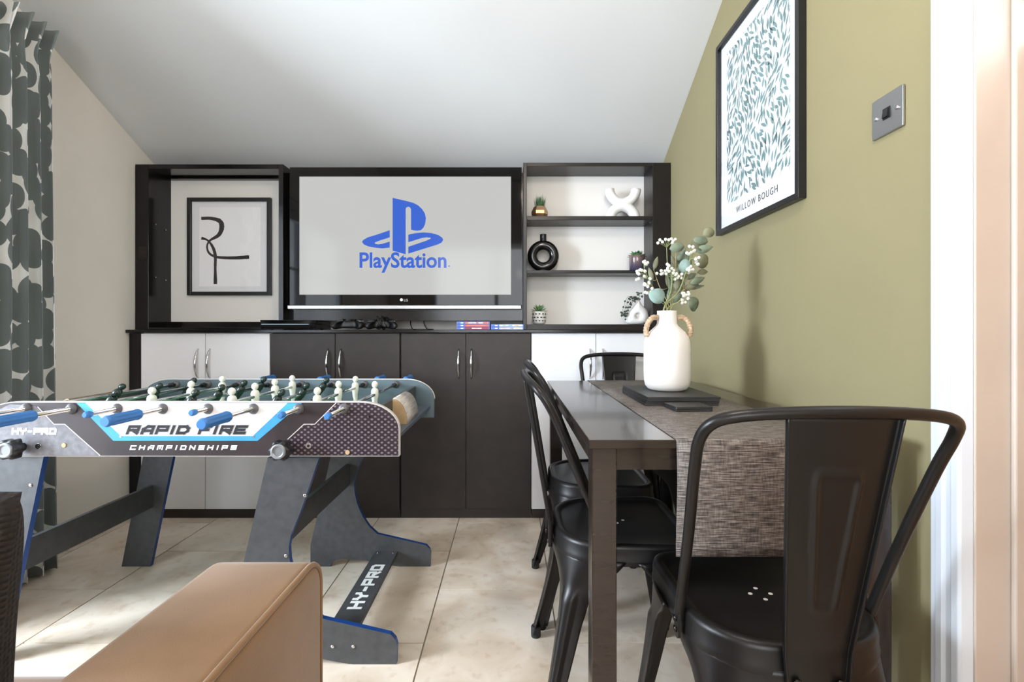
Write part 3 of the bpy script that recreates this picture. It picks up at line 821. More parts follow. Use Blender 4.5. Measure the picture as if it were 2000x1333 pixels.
# ------------------------------------------------------------------ picture and switch on the olive wall
pd0, pd1 = 1.905, 1.355        # depth of the far and near edge
pz0, pz1 = 1.342, 2.085
pw, ph_ = pd0 - pd1, pz1 - pz0
pf = thing('framed_poster', 'black framed poster of grey-green leaves on the olive wall', 'picture', (XR, (pd0 + pd1) / 2, pz0))
frP = frame((XR - .0005, pd0, pz0), (0, -1, 0), (0, 0, 1))
picture_frame(pf, frP, pw, ph_, .018, .024, M_frame)
rel(MB().prism([(.018, .018), (pw - .018, .018), (pw - .018, ph_ - .018), (.018, ph_ - .018)], frP, .001, .008).build('print', M_paper), pf)
mb = MB(); mb2 = MB()
rx0, rx1, ry0, ry1 = .066, pw - .066, .102, ph_ - .06
rnd = random.Random(21)
pts = []
def leafshape(x, y, a, l, w):
    d = (math.cos(a), math.sin(a)); e = (-d[1], d[0]); bend = rnd.uniform(-.25, .25)
    prof_ = ((0, 0), (.25, .75), (.5, 1), (.75, .7), (1, 0), (.75, -.7), (.5, -1), (.25, -.75))
    return [(x + d[0] * l * s_ + e[0] * (w * q + bend * l * s_ * s_), y + d[1] * l * s_ + e[1] * (w * q + bend * l * s_ * s_)) for s_, q in prof_]
tries = 0
while tries < 5200 and len(pts) < 520:
    tries += 1
    x = rnd.uniform(rx0, rx1); y = rnd.uniform(ry0, ry1)
    a = PI / 2 + .75 * math.sin(x * 16 + 4 * math.sin(y * 9)) + rnd.uniform(-.55, .55)
    l = rnd.uniform(.030, .050); w = rnd.uniform(.0042, .0068)
    cx, cy = x + math.cos(a) * l / 2, y + math.sin(a) * l / 2
    if any(abs((cx - q[0]) * math.cos(a) + (cy - q[1]) * math.sin(a)) < .034 and abs(-(cx - q[0]) * math.sin(a) + (cy - q[1]) * math.cos(a)) < .0105 for q in pts): continue
    lf = leafshape(x, y, a, l, w)
    lf = [(min(max(p, rx0), rx1), min(max(q, ry0), ry1)) for p, q in lf]
    pts.append((cx, cy)); mb.prism(lf, frP, .008, .0085)
for k in range(9):
    x = rx0 + (rx1 - rx0) * (k + .5) / 9; P = []
    for s_ in range(20):
        y = ry0 + (ry1 - ry0) * s_ / 19; P.append((min(max(x + .03 * math.sin(y * 13 + k * 1.7), rx0), rx1), y))
    stroke(frP, P, [.0011] * 20, .0086, .0088, mb2)
rel(mb.build('leaf_print', mat('print_sage', (104, 134, 136), .8, var=.12, vscale=12)), pf)
rel(mb2.build('stem_print', mat('print_stem', (186, 190, 182), .8)), pf)
rel(text('title_lettering', 'WILLOW BOUGH', lambda u, v, h: frP(.142 + u, .056 + v, .008 + h), M_ink, None, .275, 1.15, spacing=1.3, offset=0), pf)
rel(MB().prism([(.018, .018), (pw - .018, .018), (pw - .018, ph_ - .018), (.018, ph_ - .018)], frP, .015, .017).build('glass', M_pane), pf)
sw = thing('light_switch', 'brushed steel square light switch with black rocker', 'light switch', (XR, 1.06, 1.40))
frS = frame((XR - .0005, 1.102, 1.402), (0, -1, 0), (0, 0, 1))
rel(MB().prism([(u + .044, v + .044) for u, v in roundrect(.088, .088, .003, 3)], frS, 0, .006).build('plate', M_steel, None, .0015), sw)
rel(MB().prism([(.034, .033), (.054, .033), (.054, .057), (.034, .057)], frS, .006, .0075).build('rocker_well', M_black), sw)
rel(MB().faces([frS(.037, .036, .0075), frS(.051, .036, .0075), frS(.051, .054, .0075), frS(.037, .054, .0075), frS(.037, .036, .012), frS(.051, .036, .012), frS(.051, .054, .009), frS(.037, .054, .009)],
    [(0, 1, 2, 3), (4, 5, 6, 7), (0, 1, 5, 4), (1, 2, 6, 5), (2, 3, 7, 6), (3, 0, 4, 7)]).build('rocker', M_black), sw)
for u in (.014, .074): rel(MB().lathe([(.0045, .006), (.004, .0085), (.002, .009)], 12, lambda x, y, h: frS(u + x, .044 + y, h)).build('screw', M_chrome), sw)

# ------------------------------------------------------------------ pendant lamp added out of view, lifts the far end and left wall
PX, PY, PZ = .20, .45, 2.45
pe = thing('added_pendant', 'white globe pendant lamp added out of view as extra light, hanging from the sloping ceiling', 'lamp', (PX, PY, PZ))
MB().ball((0, 0, 0), .09, 24, 16).build('globe', mat('globe_opal', (245, 240, 230), .3, emis=(255, 232, 204), estr=3.0), pe)
MB().lathe([(.02, .088), (.022, .12), (.006, .125)], 16).build('lamp_holder', M_steel, pe)
zr_ = zc(PY) - PZ
MB().tube([(0, 0, .12), (0, 0, zr_ - .02)], .003, 8).build('cord', M_black, pe)
MB().lathe([(.045, zr_ - .045), (.045, zr_ - .02), (.03, zr_ + .01)], 20).build('ceiling_rose', M_trim, pe)
ld = bpy.data.lights.new('added_pendant_bulb', 'POINT'); ld.energy = 28; ld.color = (1.0, .90, .78); ld.shadow_soft_size = .1
lo = bpy.data.objects.new('added_pendant_bulb', ld); COL.objects.link(lo); lo.parent = pe; lo.location = (0, 0, -.20)

# ------------------------------------------------------------------ dining table, runner, slates
TX0, TX1, TY0, TY1, TZ = .1535, .774, .962, 2.089, .75
dt = thing('dining_table', 'dark brown rectangular dining table pushed against the olive wall', 'table', ((TX0 + TX1) / 2, (TY0 + TY1) / 2, 0))
rel(MB().box(TX0, TX1, TY0, TY1, TZ - .018, TZ).build('tabletop', M_table, None, .002), dt)
lw = .05; ins = .008
for x in (TX0 + ins, TX1 - ins - lw):
    for y in (TY0 + ins, TY1 - ins - lw):
        rel(MB().box(x, x + lw, y, y + lw, 0, TZ - .018).build('leg', M_table, None, .002), dt)
a0, a1 = TX0 + ins + lw, TX1 - ins - lw; z0, z1 = TZ - .064, TZ - .018
for y in (TY0 + ins + .008, TY1 - ins - .026): rel(MB().box(a0, a1, y, y + .018, z0, z1).build('apron', M_table), dt)
for x in (TX0 + ins + .008, TX1 - ins - .026): rel(MB().box(x, x + .018, TY0 + ins + lw, TY1 - ins - lw, z0, z1).build('apron', M_table), dt)

def runner_mat():
    m = bpy.data.materials.new('runner_weave'); m.use_nodes = True
    N = m.node_tree.nodes; L = m.node_tree.links; b = N['Principled BSDF']
    uv = N.new('ShaderNodeUVMap')
    def nz(sx, sy, sc):
        mp = N.new('ShaderNodeMapping'); mp.inputs['Scale'].default_value = (sx, sy, 1); L.new(uv.outputs[0], mp.inputs[0])
        n = N.new('ShaderNodeTexNoise'); n.noise_dimensions = '2D'; n.inputs['Scale'].default_value = sc; n.inputs['Detail'].default_value = 2
        L.new(mp.outputs[0], n.inputs['Vector']); return n
    a = nz(30, 420, 1.0); c = nz(280, 60, 1.0)
    ad = N.new('ShaderNodeMath'); ad.operation = 'MULTIPLY_ADD'; ad.inputs[1].default_value = .35; L.new(c.outputs['Fac'], ad.inputs[0]); L.new(a.outputs['Fac'], ad.inputs[2])
    r = N.new('ShaderNodeValToRGB'); e = r.color_ramp.elements
    e[0].position = .45; e[0].color = lin((54, 48, 45)); e[1].position = .95; e[1].color = lin((150, 140, 133))
    x = e.new(.62); x.color = lin((90, 81, 76))
    L.new(ad.outputs[0], r.inputs['Fac']); L.new(r.outputs['Color'], b.inputs['Base Color']); b.inputs['Roughness'].default_value = .6
    bp = N.new('ShaderNodeBump'); bp.inputs['Strength'].default_value = .4; bp.inputs['Distance'].default_value = .001
    L.new(ad.outputs[0], bp.inputs['Height']); L.new(bp.outputs['Normal'], b.inputs['Normal'])
    return m
bmr = bmesh.new(); uvl = bmr.loops.layers.uv.new('UVMap')
RX0, RX1 = .328, .672; zt_ = TZ + .0012
prof_r = [(TY1, zt_)] + [(TY1 - (TY1 - TY0) * k / 10, zt_) for k in range(1, 10)] + [(TY0 + .004, zt_), (TY0 - .0015, zt_ - .002), (TY0 - .003, zt_ - .010)] + \
         [(TY0 - .003 - .004 * math.sin(k * .5), zt_ - .010 - k * .0225) for k in range(1, 11)]
prof_r = [(TY1 + .004, TZ - .10), (TY1 + .004, TZ - .01), (TY1 + .002, zt_)] + prof_r[1:]
acc = [0]
for p, q in zip(prof_r, prof_r[1:]): acc.append(acc[-1] + math.hypot(p[0] - q[0], p[1] - q[1]))
VV = [[bmr.verts.new((RX0 + (RX1 - RX0) * i / 6, y, z)) for i in range(7)] for y, z in prof_r]
for k in range(len(prof_r) - 1):
    for i in range(6):
        f = bmr.faces.new([VV[k][i], VV[k][i + 1], VV[k + 1][i + 1], VV[k + 1][i]]); f.smooth = True
        for lp, (kk, ii) in zip(f.loops, ((k, i), (k, i + 1), (k + 1, i + 1), (k + 1, i))): lp[uvl].uv = (ii * (RX1 - RX0) / 6, acc[kk])
me = bpy.data.meshes.new('table_runner'); bmr.to_mesh(me); bmr.free(); me.materials.append(runner_mat())
tag(link('table_runner', me, solid=.0014), 'woven grey-brown runner laid along the dining table and hanging down', 'table runner')

zr = zt_ + .001
labs = ['bottom slate placemat of the stack under the white vase', 'slate placemat second from the bottom under the white vase', 'slate placemat second from the top under the white vase', 'topmost slate placemat directly under the white vase']
rs = random.Random(3)
def slab_slate(name, cx, cy, w, d, z, h, rz, lab, cat, grp):
    b = MB(); pts_ = []
    for (x, y) in roundrect(w, d, .003, 2): pts_.append((x + rs.uniform(-.0008, .0008), y + rs.uniform(-.0008, .0008)))
    b.prism(pts_, lambda u, v, q: Vector((u, v, q)), 0, h)
    o = b.build(name, M_slate, None, .0006, 1); o.location = (cx, cy, z); o.rotation_euler = (0, 0, rz)
    return tag(o, lab, cat, grp)
for k in range(4):
    slab_slate('slate_placemat', .490 + rs.uniform(-.003, .003), 1.528 + rs.uniform(-.003, .003), .212, .292, zr + k * .0064, .0062, rs.uniform(-.012, .012), labs[k], 'placemat', 'slate placemats')
for k, l_ in enumerate(('lower small slate coaster in front of the placemats', 'upper small slate coaster in front of the placemats')):
    slab_slate('slate_coaster', .484, 1.325, .102, .085, zr + k * .0064, .0062, .06 + .02 * k, l_, 'coaster', 'slate coasters')

# ------------------------------------------------------------------ vase with flowers
VX, VY, VZ = .499, 1.55, zr + 4 * .0064
va = thing('vase', 'white bottle vase with wicker handles on the slate placemats', 'vase', (VX, VY, VZ))
M_vase = mat('vase_white', (238, 232, 228), .55, bump=.05, bscale=300)
vp = [(.050, 0), (.060, .004), (.068, .014), (.0715, .03), (.0725, .06), (.0725, .13), (.071, .152), (.066, .170), (.056, .186), (.042, .199), (.034, .207), (.031, .214), (.0305, .25), (.031, .254), (.027, .254), (.026, .235)]
MB().lathe(vp, 48).build('body', M_vase, va)
for s_ in (-1, 1):
    pa = smooth_path([(s_ * .031, -.006, .232), (s_ * .048, -.010, .232), (s_ * .064, -.014, .216), (s_ * .071, -.014, .192), (s_ * .068, -.012, .172)], 10)
    MB().tube(pa, [.0085 + .0010 * math.sin(k * 1.9) for k in range(len(pa))], 10).build('handle', mat('wicker', (190, 164, 136), .7, var=.15, vscale=120, bump=.5, bscale=250), va)
M_euc = mat('eucalyptus_sage', (112, 124, 104), .6, var=.25, vscale=18)
M_euc2 = mat('eucalyptus_blue', (128, 152, 148), .6, var=.1, vscale=20)
M_olv = mat('leaf_olive', (108, 108, 84), .6, var=.2, vscale=20)
M_stem = mat('stem_tan', (150, 138, 96), .6)
M_stemg = mat('stem_green', (150, 164, 112), .6)
M_berry = mat('berry_white', (240, 240, 232), .5)
VT = .25 + VZ
def VP(px, py, dy): 
    y = VY + dy; return Vector((XW(px, y), y, ZW(py, y)))
rf = random.Random(11)
def leaf_mesh(c, d, n, l, w, roundness=1.0):
    """leaf from base point c along d with face normal n"""
    d = Vector(d).normalized(); n = Vector(n); n = (n - d * n.dot(d)).normalized(); e = d.cross(n)
    b = MB(); k = 9; vs = []
    for i in range(k):
        t = i / (k - 1)
        hw = w * math.sin(PI * t ** (.9 if roundness > .5 else .75)) ** (.55 if roundness > .5 else .9) if 0 < t < 1 else w * .03
        lift = l * (.10 * math.sin(PI * t)); p = Vector(c) + d * l * t + n * lift
        vs += [p - e * hw + n * hw * .18, p, p + e * hw + n * hw * .18]
    fs = []
    for i in range(k - 1):
        for q in (0, 1): fs.append((i * 3 + q, i * 3 + q + 1, i * 3 + q + 4, i * 3 + q + 3))
    return b.faces(vs, fs, smooth=True)
def sprig(name, label, cat, path_px, leaves, m_stem, grp, berries=()):
    """path_px: photo points with depth offset, starting in the neck; leaves: (px,py,dy, ang, len, wid, round, mat)"""
    base = Vector((VX + rf.uniform(-.012, .012), VY + rf.uniform(-.012, .012), VZ + .10))
    mouth = Vector((VX + rf.uniform(-.015, .015), VY + rf.uniform(-.012, .012), VZ + .252))
    pts = [base, mouth] + [VP(*p) for p in path_px]
    t = thing(name, label, cat, tuple(base), group=grp)
    P = smooth_path(pts, 8)
    rel(MB().tube(P, [.0017 - .0008 * i / len(P) for i in range(len(P))], 6).build('stem', m_stem), t)
    for (px, py, dy, ang, l, w, ro, m) in leaves:
        tip = VP(px, py, dy)                       # centre of the leaf
        d = Vector((math.cos(math.radians(ang)), rf.uniform(-.25, .25), math.sin(math.radians(ang)))).normalized()
        c = tip - d * l / 2
        nrm = Vector((rf.uniform(-.5, .2), -1, rf.uniform(-.1, .6)))
        # petiole to nearest stem point
        q = min(P[8:], key=lambda v: (v - c).length)
        lf_ = rel(leaf_mesh(c, d, nrm, l, w, ro).build('leaf', m, None, solid=.0006), t)
        if (q - c).length > .004:
            st_ = MB().tube([q, (q + c) / 2 + Vector((0, 0, -.003)), c], .0008, 5).build('petiole', m_stem)
            rel(st_, t)
    for (px, py, dy) in berries:
        c = VP(px, py, dy); q = min(P[8:], key=lambda v: (v - c).length + .5 * max(0, v.z - c.z + .01))
        rel(MB().tube([q, (q + c) / 2 + Vector((0, 0, .003)), c], .0007, 5).build('twig', m_stem), t)
        rel(MB().ball(c, .0052, 8, 6).build('berry', M_berry), t)
    return t
E, B_, O = M_euc, M_euc2, M_olv
G1, G2 = 'leafy sprigs in the white vase', 'berry sprays in the white vase'
sprig('eucalyptus_sprig', 'tall eucalyptus sprig reaching up to the framed poster', 'sprig', [(1330, 560, .02), (1352, 500, .03), (1372, 468, .03)],
      [(1384, 455, .03, 20, .040, .017, 1, O), (1362, 480, .03, 160, .056, .022, 1, O), (1376, 487, .02, 15, .055, .014, .3, E), (1371, 511, .02, -15, .044, .024, 1, O), (1350, 540, .02, 30, .045, .010, .3, E), (1334, 505, .03, 75, .055, .020, 1, E), (1368, 470, .03, 170, .05, .014, 1, E)], M_stem, G1)
sprig('eucalyptus_sprig', 'eucalyptus sprig with one large blue-green leaf drooping to the side of the vase', 'sprig', [(1290, 590, -.03), (1285, 585, -.045)],
      [(1282, 580, -.05, 150, .052, .026, 1, B_)], M_stem, G1)
sprig('eucalyptus_sprig', 'eucalyptus sprig with a dark round leaf hanging towards the olive wall', 'sprig', [(1330, 590, -.02), (1346, 588, -.03)],
      [(1351, 595, -.03, -60, .050, .024, 1, E), (1337, 520, -.01, 70, .050, .017, 1, B_)], M_stem, G1)
sprig('olive_sprig', 'sprig of narrow olive leaves leaning towards the shelf unit', 'sprig', [(1288, 560, .03), (1276, 525, .04)],
      [(1281, 514, .04, 72, .048, .008, .2, O), (1271, 535, .04, 105, .046, .008, .2, O), (1303, 548, .03, 95, .050, .007, .2, O), (1307, 575, .03, 85, .05, .007, .2, E)], M_stem, G1)
sprig('olive_sprig', 'sprig of narrow grey leaves leaning towards the olive wall', 'sprig', [(1330, 575, .0), (1350, 548, .0), (1362, 540, 0)],
      [(1362, 548, .0, 22, .06, .011, .2, E), (1350, 560, .0, 15, .05, .010, .2, O), (1364, 562, .01, 18, .045, .006, .2, E), (1338, 545, 0, 45, .05, .011, .2, O), (1325, 580, 0, 50, .05, .009, .2, E), (1344, 520, .02, 60, .05, .012, .2, O), (1372, 532, .01, 5, .04, .010, .3, O), (1316, 512, .03, 110, .05, .009, .2, O), (1337, 572, .01, 35, .05, .008, .2, O)], M_stem, G1)
sprig('eucalyptus_sprig', 'upright sprig with a wide flat leaf at its top', 'sprig', [(1318, 560, .01), (1320, 500, .02), (1321, 486, .02)],
      [(1322, 484, .02, 10, .048, .016, 1, E), (1331, 497, .02, 62, .052, .008, .2, E), (1313, 540, .02, 100, .05, .009, .2, E), (1322, 552, .0, 80, .06, .009, .2, O), (1330, 560, .01, 60, .055, .010, .2, O), (1309, 560, .01, 95, .055, .007, .2, E), (1327, 528, .01, 70, .05, .010, .2, E)], M_stem, G1)
def cluster(cx, cy, n, rx, ry, dy):
    return [(cx + rf.uniform(-rx, rx), cy + rf.uniform(-ry, ry), dy + rf.uniform(-.012, .012)) for _ in range(n)]
sprig('berry_spray', 'flat-topped white berry spray standing above the others', 'berry spray', [(1306, 560, .02), (1303, 510, .02), (1302, 484, .02)], [],
      M_stemg, G2, [(1285, 475, .02), (1289, 469, .02), (1294, 473, .01), (1300, 468, .02), (1306, 469, .02), (1311, 467, .02), (1315, 471, .02), (1319, 468, .02), (1313, 475, .02)])
sprig('berry_spray', 'drooping white berry spray hanging in front of the shelf unit', 'berry spray', [(1284, 575, -.01), (1268, 548, -.02), (1258, 525, -.02)], [],
      M_stemg, G2, cluster(1252, 537, 13, 9, 12, -.02) + cluster(1261, 553, 9, 9, 9, -.02) + cluster(1268, 570, 7, 8, 7, -.02) + cluster(1263, 514, 5, 6, 5, -.02))
sprig('berry_spray', 'white berry spray among the leaves in the middle of the bunch', 'berry spray', [(1310, 570, -.02), (1312, 535, -.02), (1310, 522, -.02)], [],
      M_stemg, G2, cluster(1310, 525, 10, 8, 9, -.02) + cluster(1292, 533, 6, 10, 6, -.01) + cluster(1325, 538, 7, 8, 9, -.02))
sprig('berry_spray', 'white berry spray in front of the upper eucalyptus leaves', 'berry spray', [(1325, 570, -.02), (1340, 530, -.02), (1350, 500, -.01)], [],
      M_stemg, G2, cluster(1349, 489, 9, 8, 9, -.01) + cluster(1358, 510, 9, 8, 8, -.01) + cluster(1346, 527, 8, 8, 7, -.02))
sprig('berry_spray', 'low white berry spray beside the dark round leaf', 'berry spray', [(1325, 590, -.04), (1338, 578, -.04)], [],
      M_stemg, G2, cluster(1342, 578, 9, 9, 8, -.045) + cluster(1336, 588, 4, 6, 4, -.045))

# ------------------------------------------------------------------ metal chairs
def catl(u): return u
def seat_outline(n=10):
    """rounded outline, +y is the front"""
    hwF, hwR, yF, yR = .178, .170, .175, -.170
    rF, rR = .055, .125
    out = []
    for cx, cy, r_, a0 in ((hwF - rF, yF - rF, rF, 0), (-hwF + rF, yF - rF, rF, 90), (-hwR + rR, yR + rR, rR, 180), (hwR - rR, yR + rR, rR, 270)):
        for k in range(n + 1):
            a = math.radians(a0 + 90 * k / n); out.append((cx + r_ * math.cos(a), cy + r_ * math.sin(a)))
    return out
def make_chair(label):
    t = thing('metal_chair', label, 'chair', group='black metal chairs at the dining table')
    out = seat_outline(); n = len(out)
    rings = [(.50, .446), (.84, .4455), (.875, .447), (.90, .452), (.955, .4535), (.99, .449), (1.0, .441), (1.002, .418), (1.010, .415), (1.006, .402)]
    b = MB(); vs = [(x * .25, y * .25, .446) for x, y in out]
    for sc, z in rings: vs += [(x * sc, y * sc, z) for x, y in out]
    fs = [tuple(range(n))]
    for k in range(len(rings)):
        for i in range(n): fs.append((k * n + i, k * n + (i + 1) % n, (k + 1) * n + (i + 1) % n, (k + 1) * n + i))
    b.faces(vs, fs, smooth=True); seat = b.build('seat', M_chair, t)
    M_hole = mat('drain_hole', (205, 200, 192), .6)
    for k, (hx, hy) in enumerate(((-.02, .0), (.02, .0), (0, -.02), (0, .02))):
        MB().lathe([(.0042, .4462), (.0042, .4468)], 10, lambda x, y, h: (hx + x, hy + y, h)).build('drain_hole', M_hole, seat)
    # legs: folded sheet, wide under the seat and tapering to a rubber foot
    def wid(s_):
        kn = [(0, .118), (.07, .098), (.14, .066), (.22, .047), (.4, .036), (.7, .027), (1, .0205)]
        for (a, x), (c, y) in zip(kn, kn[1:]):
            if s_ <= c: 
                q = (s_ - a) / (c - a); return x + (y - x) * q
        return kn[-1][1]
    for sx, sy in ((1, 1), (-1, 1), (1, -1), (-1, -1)):
        d = Vector((sx, sy, 0)).normalized(); e = Vector((-d.y, d.x, 0))
        r_ = .055 if sy > 0 else .125
        cx_, cy_ = ((.178 - .055), (.175 - .055)) if sy > 0 else ((.170 - .125), (-.170 + .125))
        top = Vector((sx * cx_, cy_, .414)) + d * (r_ - .002)
        foot = Vector((sx * (.208 if sy > 0 else .205), .195 if sy > 0 else -.215, .012))
        eps0 = .35 if sy > 0 else .95
        def fn(u, v):
            s_ = v; q = (u * 2 - 1); w = wid(s_)
            c = top.lerp(foot, s_) + d * (-.006 * math.sin(PI * s_))
            eps = eps0 + (.35 - eps0) * min(1, s_ * 3)
            off = -(math.sqrt(q * q + eps * eps) - eps)
            rib = 0
            if s_ > .2:
                k_ = min(1, (s_ - .2) / .05) * min(1, max(0, (1.0 - s_) / .05 + .2))
                rib = .007 * k_ * (1 if abs(q) < .38 else max(0, 1 - (abs(q) - .38) / .12))
            p = c + e * (q * w) + d * (off * w + rib)
            if s_ < .12: p.z += 0
            return p
        ob = MB().grid(25, 33, fn).build('leg', M_chair, t, solid=.0022)
        MB().lathe([(.0145, 0), (.0155, .003), (.0155, .03), (.013, .034)], 14, lambda x, y, h: (foot.x + x - d.x * .008, foot.y + y - d.y * .008, h)).build('foot_cap', mat('rubber', (30, 30, 32), .7), ob)
    # under-seat cross brace
    MB().tube([(-.14, -.13, .385), (.14, .14, .385)], .008, 8).build('cross_brace', M_chair, t)
    MB().tube([(.14, -.13, .385), (-.14, .14, .385)], .008, 8).build('cross_brace', M_chair, t)
    # hoop
    half = [(.176, -.050, .408), (.177, -.056, .450), (.184, -.120, .610), (.193, -.176, .745), (.195, -.204, .800), (.182, -.226, .829), (.145, -.240, .842), (.075, -.249, .848)]
    pts = [(-x, y, z) for x, y, z in half] + [(0, -.252, .850)] + half[::-1]
    hp = smooth_path(pts, 6)
    fl_ = [((1, 1) if 4 < i < len(hp) - 5 else (1.25, .45)) for i in range(len(hp))]
    hoop = MB().tube(hp, .0095, 14).build('back_hoop', M_chair, t)
    for sx in (-1, 1):
        rel_ = MB().prism([(u, v) for u, v in roundrect(.024, .05, .008, 3)], lambda u, v, h: Vector((sx * (.1805 + h), -.052 + u, .418 + v)), -.002, .003).build('hoop_end', M_chair, hoop)
        for dz in (-.010, .010):
            MB().lathe([(.0065, 0), (.006, .003), (.003, .005)], 10, lambda x, y, h: (sx * (.1835 + h), -.052 + x, .418 + dz + y)).build('rivet', M_bolt, hoop)
    # back splat with embossed frame and folded edges
    def spl(u, v):
        q = u * 2 - 1; fl2 = 0
        if abs(q) > .9: fl2 = (abs(q) - .9) / .1; q = .9 * (1 if q > 0 else -1)
        z = .395 + (.842 - .395) * v
        hw = .048 + (.084 - .048) * v
        base_y = -.178 if v < .13 else -.178 - (.066) * (v - .13) / .87
        y = base_y - .006 * (1 - (q / .9) ** 2)
        # emboss: ridge along a tapered rounded frame
        uu = abs(q) / .9; tv = (v - .30) / (.80 - .30); hwi = .30 + .13 * tv
        dx = (uu - hwi) * hw; dz_ = max(.30 - v, v - .80) * .447
        dd = math.hypot(max(dx + .012, 0), max(dz_ + .012, 0)) - .012 if (dx > -.012 and dz_ > -.012) else max(dx, dz_)
        y += -.0035 * math.exp(-(dd / .0042) ** 2)
        y -= .011 * fl2
        return Vector((q / .9 * hw, y, z))
    sp = MB().grid(57, 56, spl).build('back_splat', M_chair, t, solid=.0018)
    for x in (-.034, .034):
        MB().lathe([(.0075, 0), (.007, .003), (.004, .0045)], 12, lambda a, c, h: (x + a, -.1865 - h, .405 + c)).build('bolt', M_bolt, sp)
    return t
ch = make_chair('black metal chair at the table end where the runner hangs down')
def put(o, x, y, rz): o.location = (x, y, 0); o.rotation_euler = (0, 0, rz); return o
put(ch, .493, .955, math.radians(-1))
for x, y, rz, lab in ((.285, 1.325, -PI / 2, 'black metal chair at the table\'s long side, closer to the hanging runner end'),
                      (.305, 1.765, -PI / 2, 'black metal chair at the long side of the table, the one closer to the cupboards'),
                      (.534, 2.158, PI, 'black metal chair at the table end in front of the white cupboard doors')):
    c = copy_tree(ch); put(c, x, y, rz); c['label'] = lab

# ------------------------------------------------------------------ football table
NY, FY = 1.376, 2.007           # outer faces of the near and far side boards
TH = .018
SX0, SX1 = -1.530, -.322; SZ0, SZ1 = .608, .765
ft = thing('foosball_table', 'folding table football game with blue rod handles and grey legs', 'game table', ((SX0 + SX1) / 2, (NY + FY) / 2, 0))
def R_(o): return rel(o, ft)
def side_outline(ins=0.0):
    pts_ = [(SX0 + ins, SZ0 + ins), (SX1 - ins, SZ0 + ins)]
    rx, rz_ = .115, .080
    for k in range(11):
        a = PI / 2 * k / 10; pts_.append((SX1 - rx + (rx - ins) * math.cos(a), SZ1 - rz_ + (rz_ - ins) * math.sin(a)))
    for k in range(11):
        a = PI / 2 + PI / 2 * k / 10; pts_.append((SX0 + rx + (rx - ins) * math.cos(a), SZ1 - rz_ + (rz_ - ins) * math.sin(a)))
    return pts_
FNY = lambda y: (lambda u, v, h: Vector((u, y - h, v)))     # graphics facing the camera
def dimple():
    m = bpy.data.materials.new('dimple_print'); m.use_nodes = True
    N = m.node_tree.nodes; L = m.node_tree.links; b = N['Principled BSDF']
    tc = N.new('ShaderNodeTexCoord'); mp = N.new('ShaderNodeMapping'); mp.inputs['Scale'].default_value = (74, 1, 96)
    mp2 = N.new('ShaderNodeMapping'); mp2.inputs['Rotation'].default_value = (0, PI / 4, 0)
    L.new(tc.outputs['Object'], mp.inputs[0]); L.new(mp.outputs[0], mp2.inputs[0])
    sp = N.new('ShaderNodeSeparateXYZ'); L.new(mp2.outputs[0], sp.inputs[0])
    cm = N.new('ShaderNodeCombineXYZ'); L.new(sp.outputs['X'], cm.inputs[0]); L.new(sp.outputs['Z'], cm.inputs[1])
    v = N.new('ShaderNodeTexVoronoi'); v.voronoi_dimensions = '2D'; v.inputs['Scale'].default_value = 1.0; v.inputs['Randomness'].default_value = 0
    L.new(cm.outputs[0], v.inputs['Vector'])
    r = N.new('ShaderNodeValToRGB'); e = r.color_ramp.elements
    e[0].position = .10; e[0].color = lin((142, 128, 136)); e[1].position = .36; e[1].color = lin((46, 36, 42))
    L.new(v.outputs['Distance'], r.inputs['Fac']); L.new(r.outputs['Color'], b.inputs['Base Color']); b.inputs['Roughness'].default_value = .3
    return m
M_panel = mat('panel_dark_print', (58, 50, 52), .3, var=.15, vscale=5)
M_dimple = dimple()
for y in (NY, FY - TH):
    o = MB().prism(side_outline(), FNY(y), -TH, 0).build('side_board', [M_edgeband if y == NY else M_inner], None, .0012, 1)
    R_(o)
    sb = o
    if y == NY:
        MB().prism(side_outline(.0022), FNY(y), -.0002, .0006).build('side_print', M_panel, ft).data.transform(Matrix.Translation(-Vector(ft.location)))
    else:
        MB().prism(side_outline(.0), lambda u, v, h: Vector((u, FY - TH - .0012 + h, v)), .0, .0006)
# pale edging of the far board
eb = side_outline(); R_(MB().tube([Vector((u, FY - TH + .009, v)) for u, v in eb[2:]], .0032, 6, flat=None).build('edge_strip', M_edgeband))
def g(px): return XW(px, NY)
def gz(py): return ZW(py, NY)
def flat(name, pts_, m, h0, h1, px=True):
    P = [(g(a), gz(c)) for a, c in pts_] if px else pts_
    return R_(MB().prism(P, FNY(NY), h0, h1).build(name, m))
# dimpled print patches with pale outlines
iy = side_outline(.003)
rightp = [(g(540), gz(889.5)), (g(778), gz(889.5))] + [p for p in iy[2:13] if p[0] > g(645)] + [(g(657), gz(787.5)), (g(615), gz(829)), (g(594), gz(829))]
flat('dimple_print', rightp, M_dimple, .0006, .0009, px=False)
leftp = [(g(-40), gz(889.5)), (g(196), gz(889.5)), (g(127), gz(829)), (g(106), gz(829)), (g(70), gz(794))] + [(g(20), gz(790)), (g(-40), gz(820))]
flat('dimple_print', leftp, mat('panel_grey_print', (112, 110, 114), .3, var=.12, vscale=60), .0006, .0009, px=False)
def line(pts_, w, m, name='pinstripe'):
    b = MB()
    for (a, c), (d, e) in zip(pts_, pts_[1:]):
        p = Vector((g(a), gz(c))); q = Vector((g(d), gz(e))); t_ = (q - p).normalized(); n_ = Vector((-t_.y, t_.x)) * w / 2
        b.prism([tuple(p - n_), tuple(q - n_), tuple(q + n_), tuple(p + n_)], FNY(NY), .0009, .0011)
    R_(b.build(name, m))
line([(528, 890), (594, 829), (615, 829), (657, 787)], .0022, M_edgeband)
line([(196, 890), (127, 829), (106, 829), (74, 795)], .0022, M_edgeband)
flat('blue_border', [(150, 787.5), (590, 787.5), (503, 861.5), (222, 861.5)], M_blueprint, .0006, .0010)
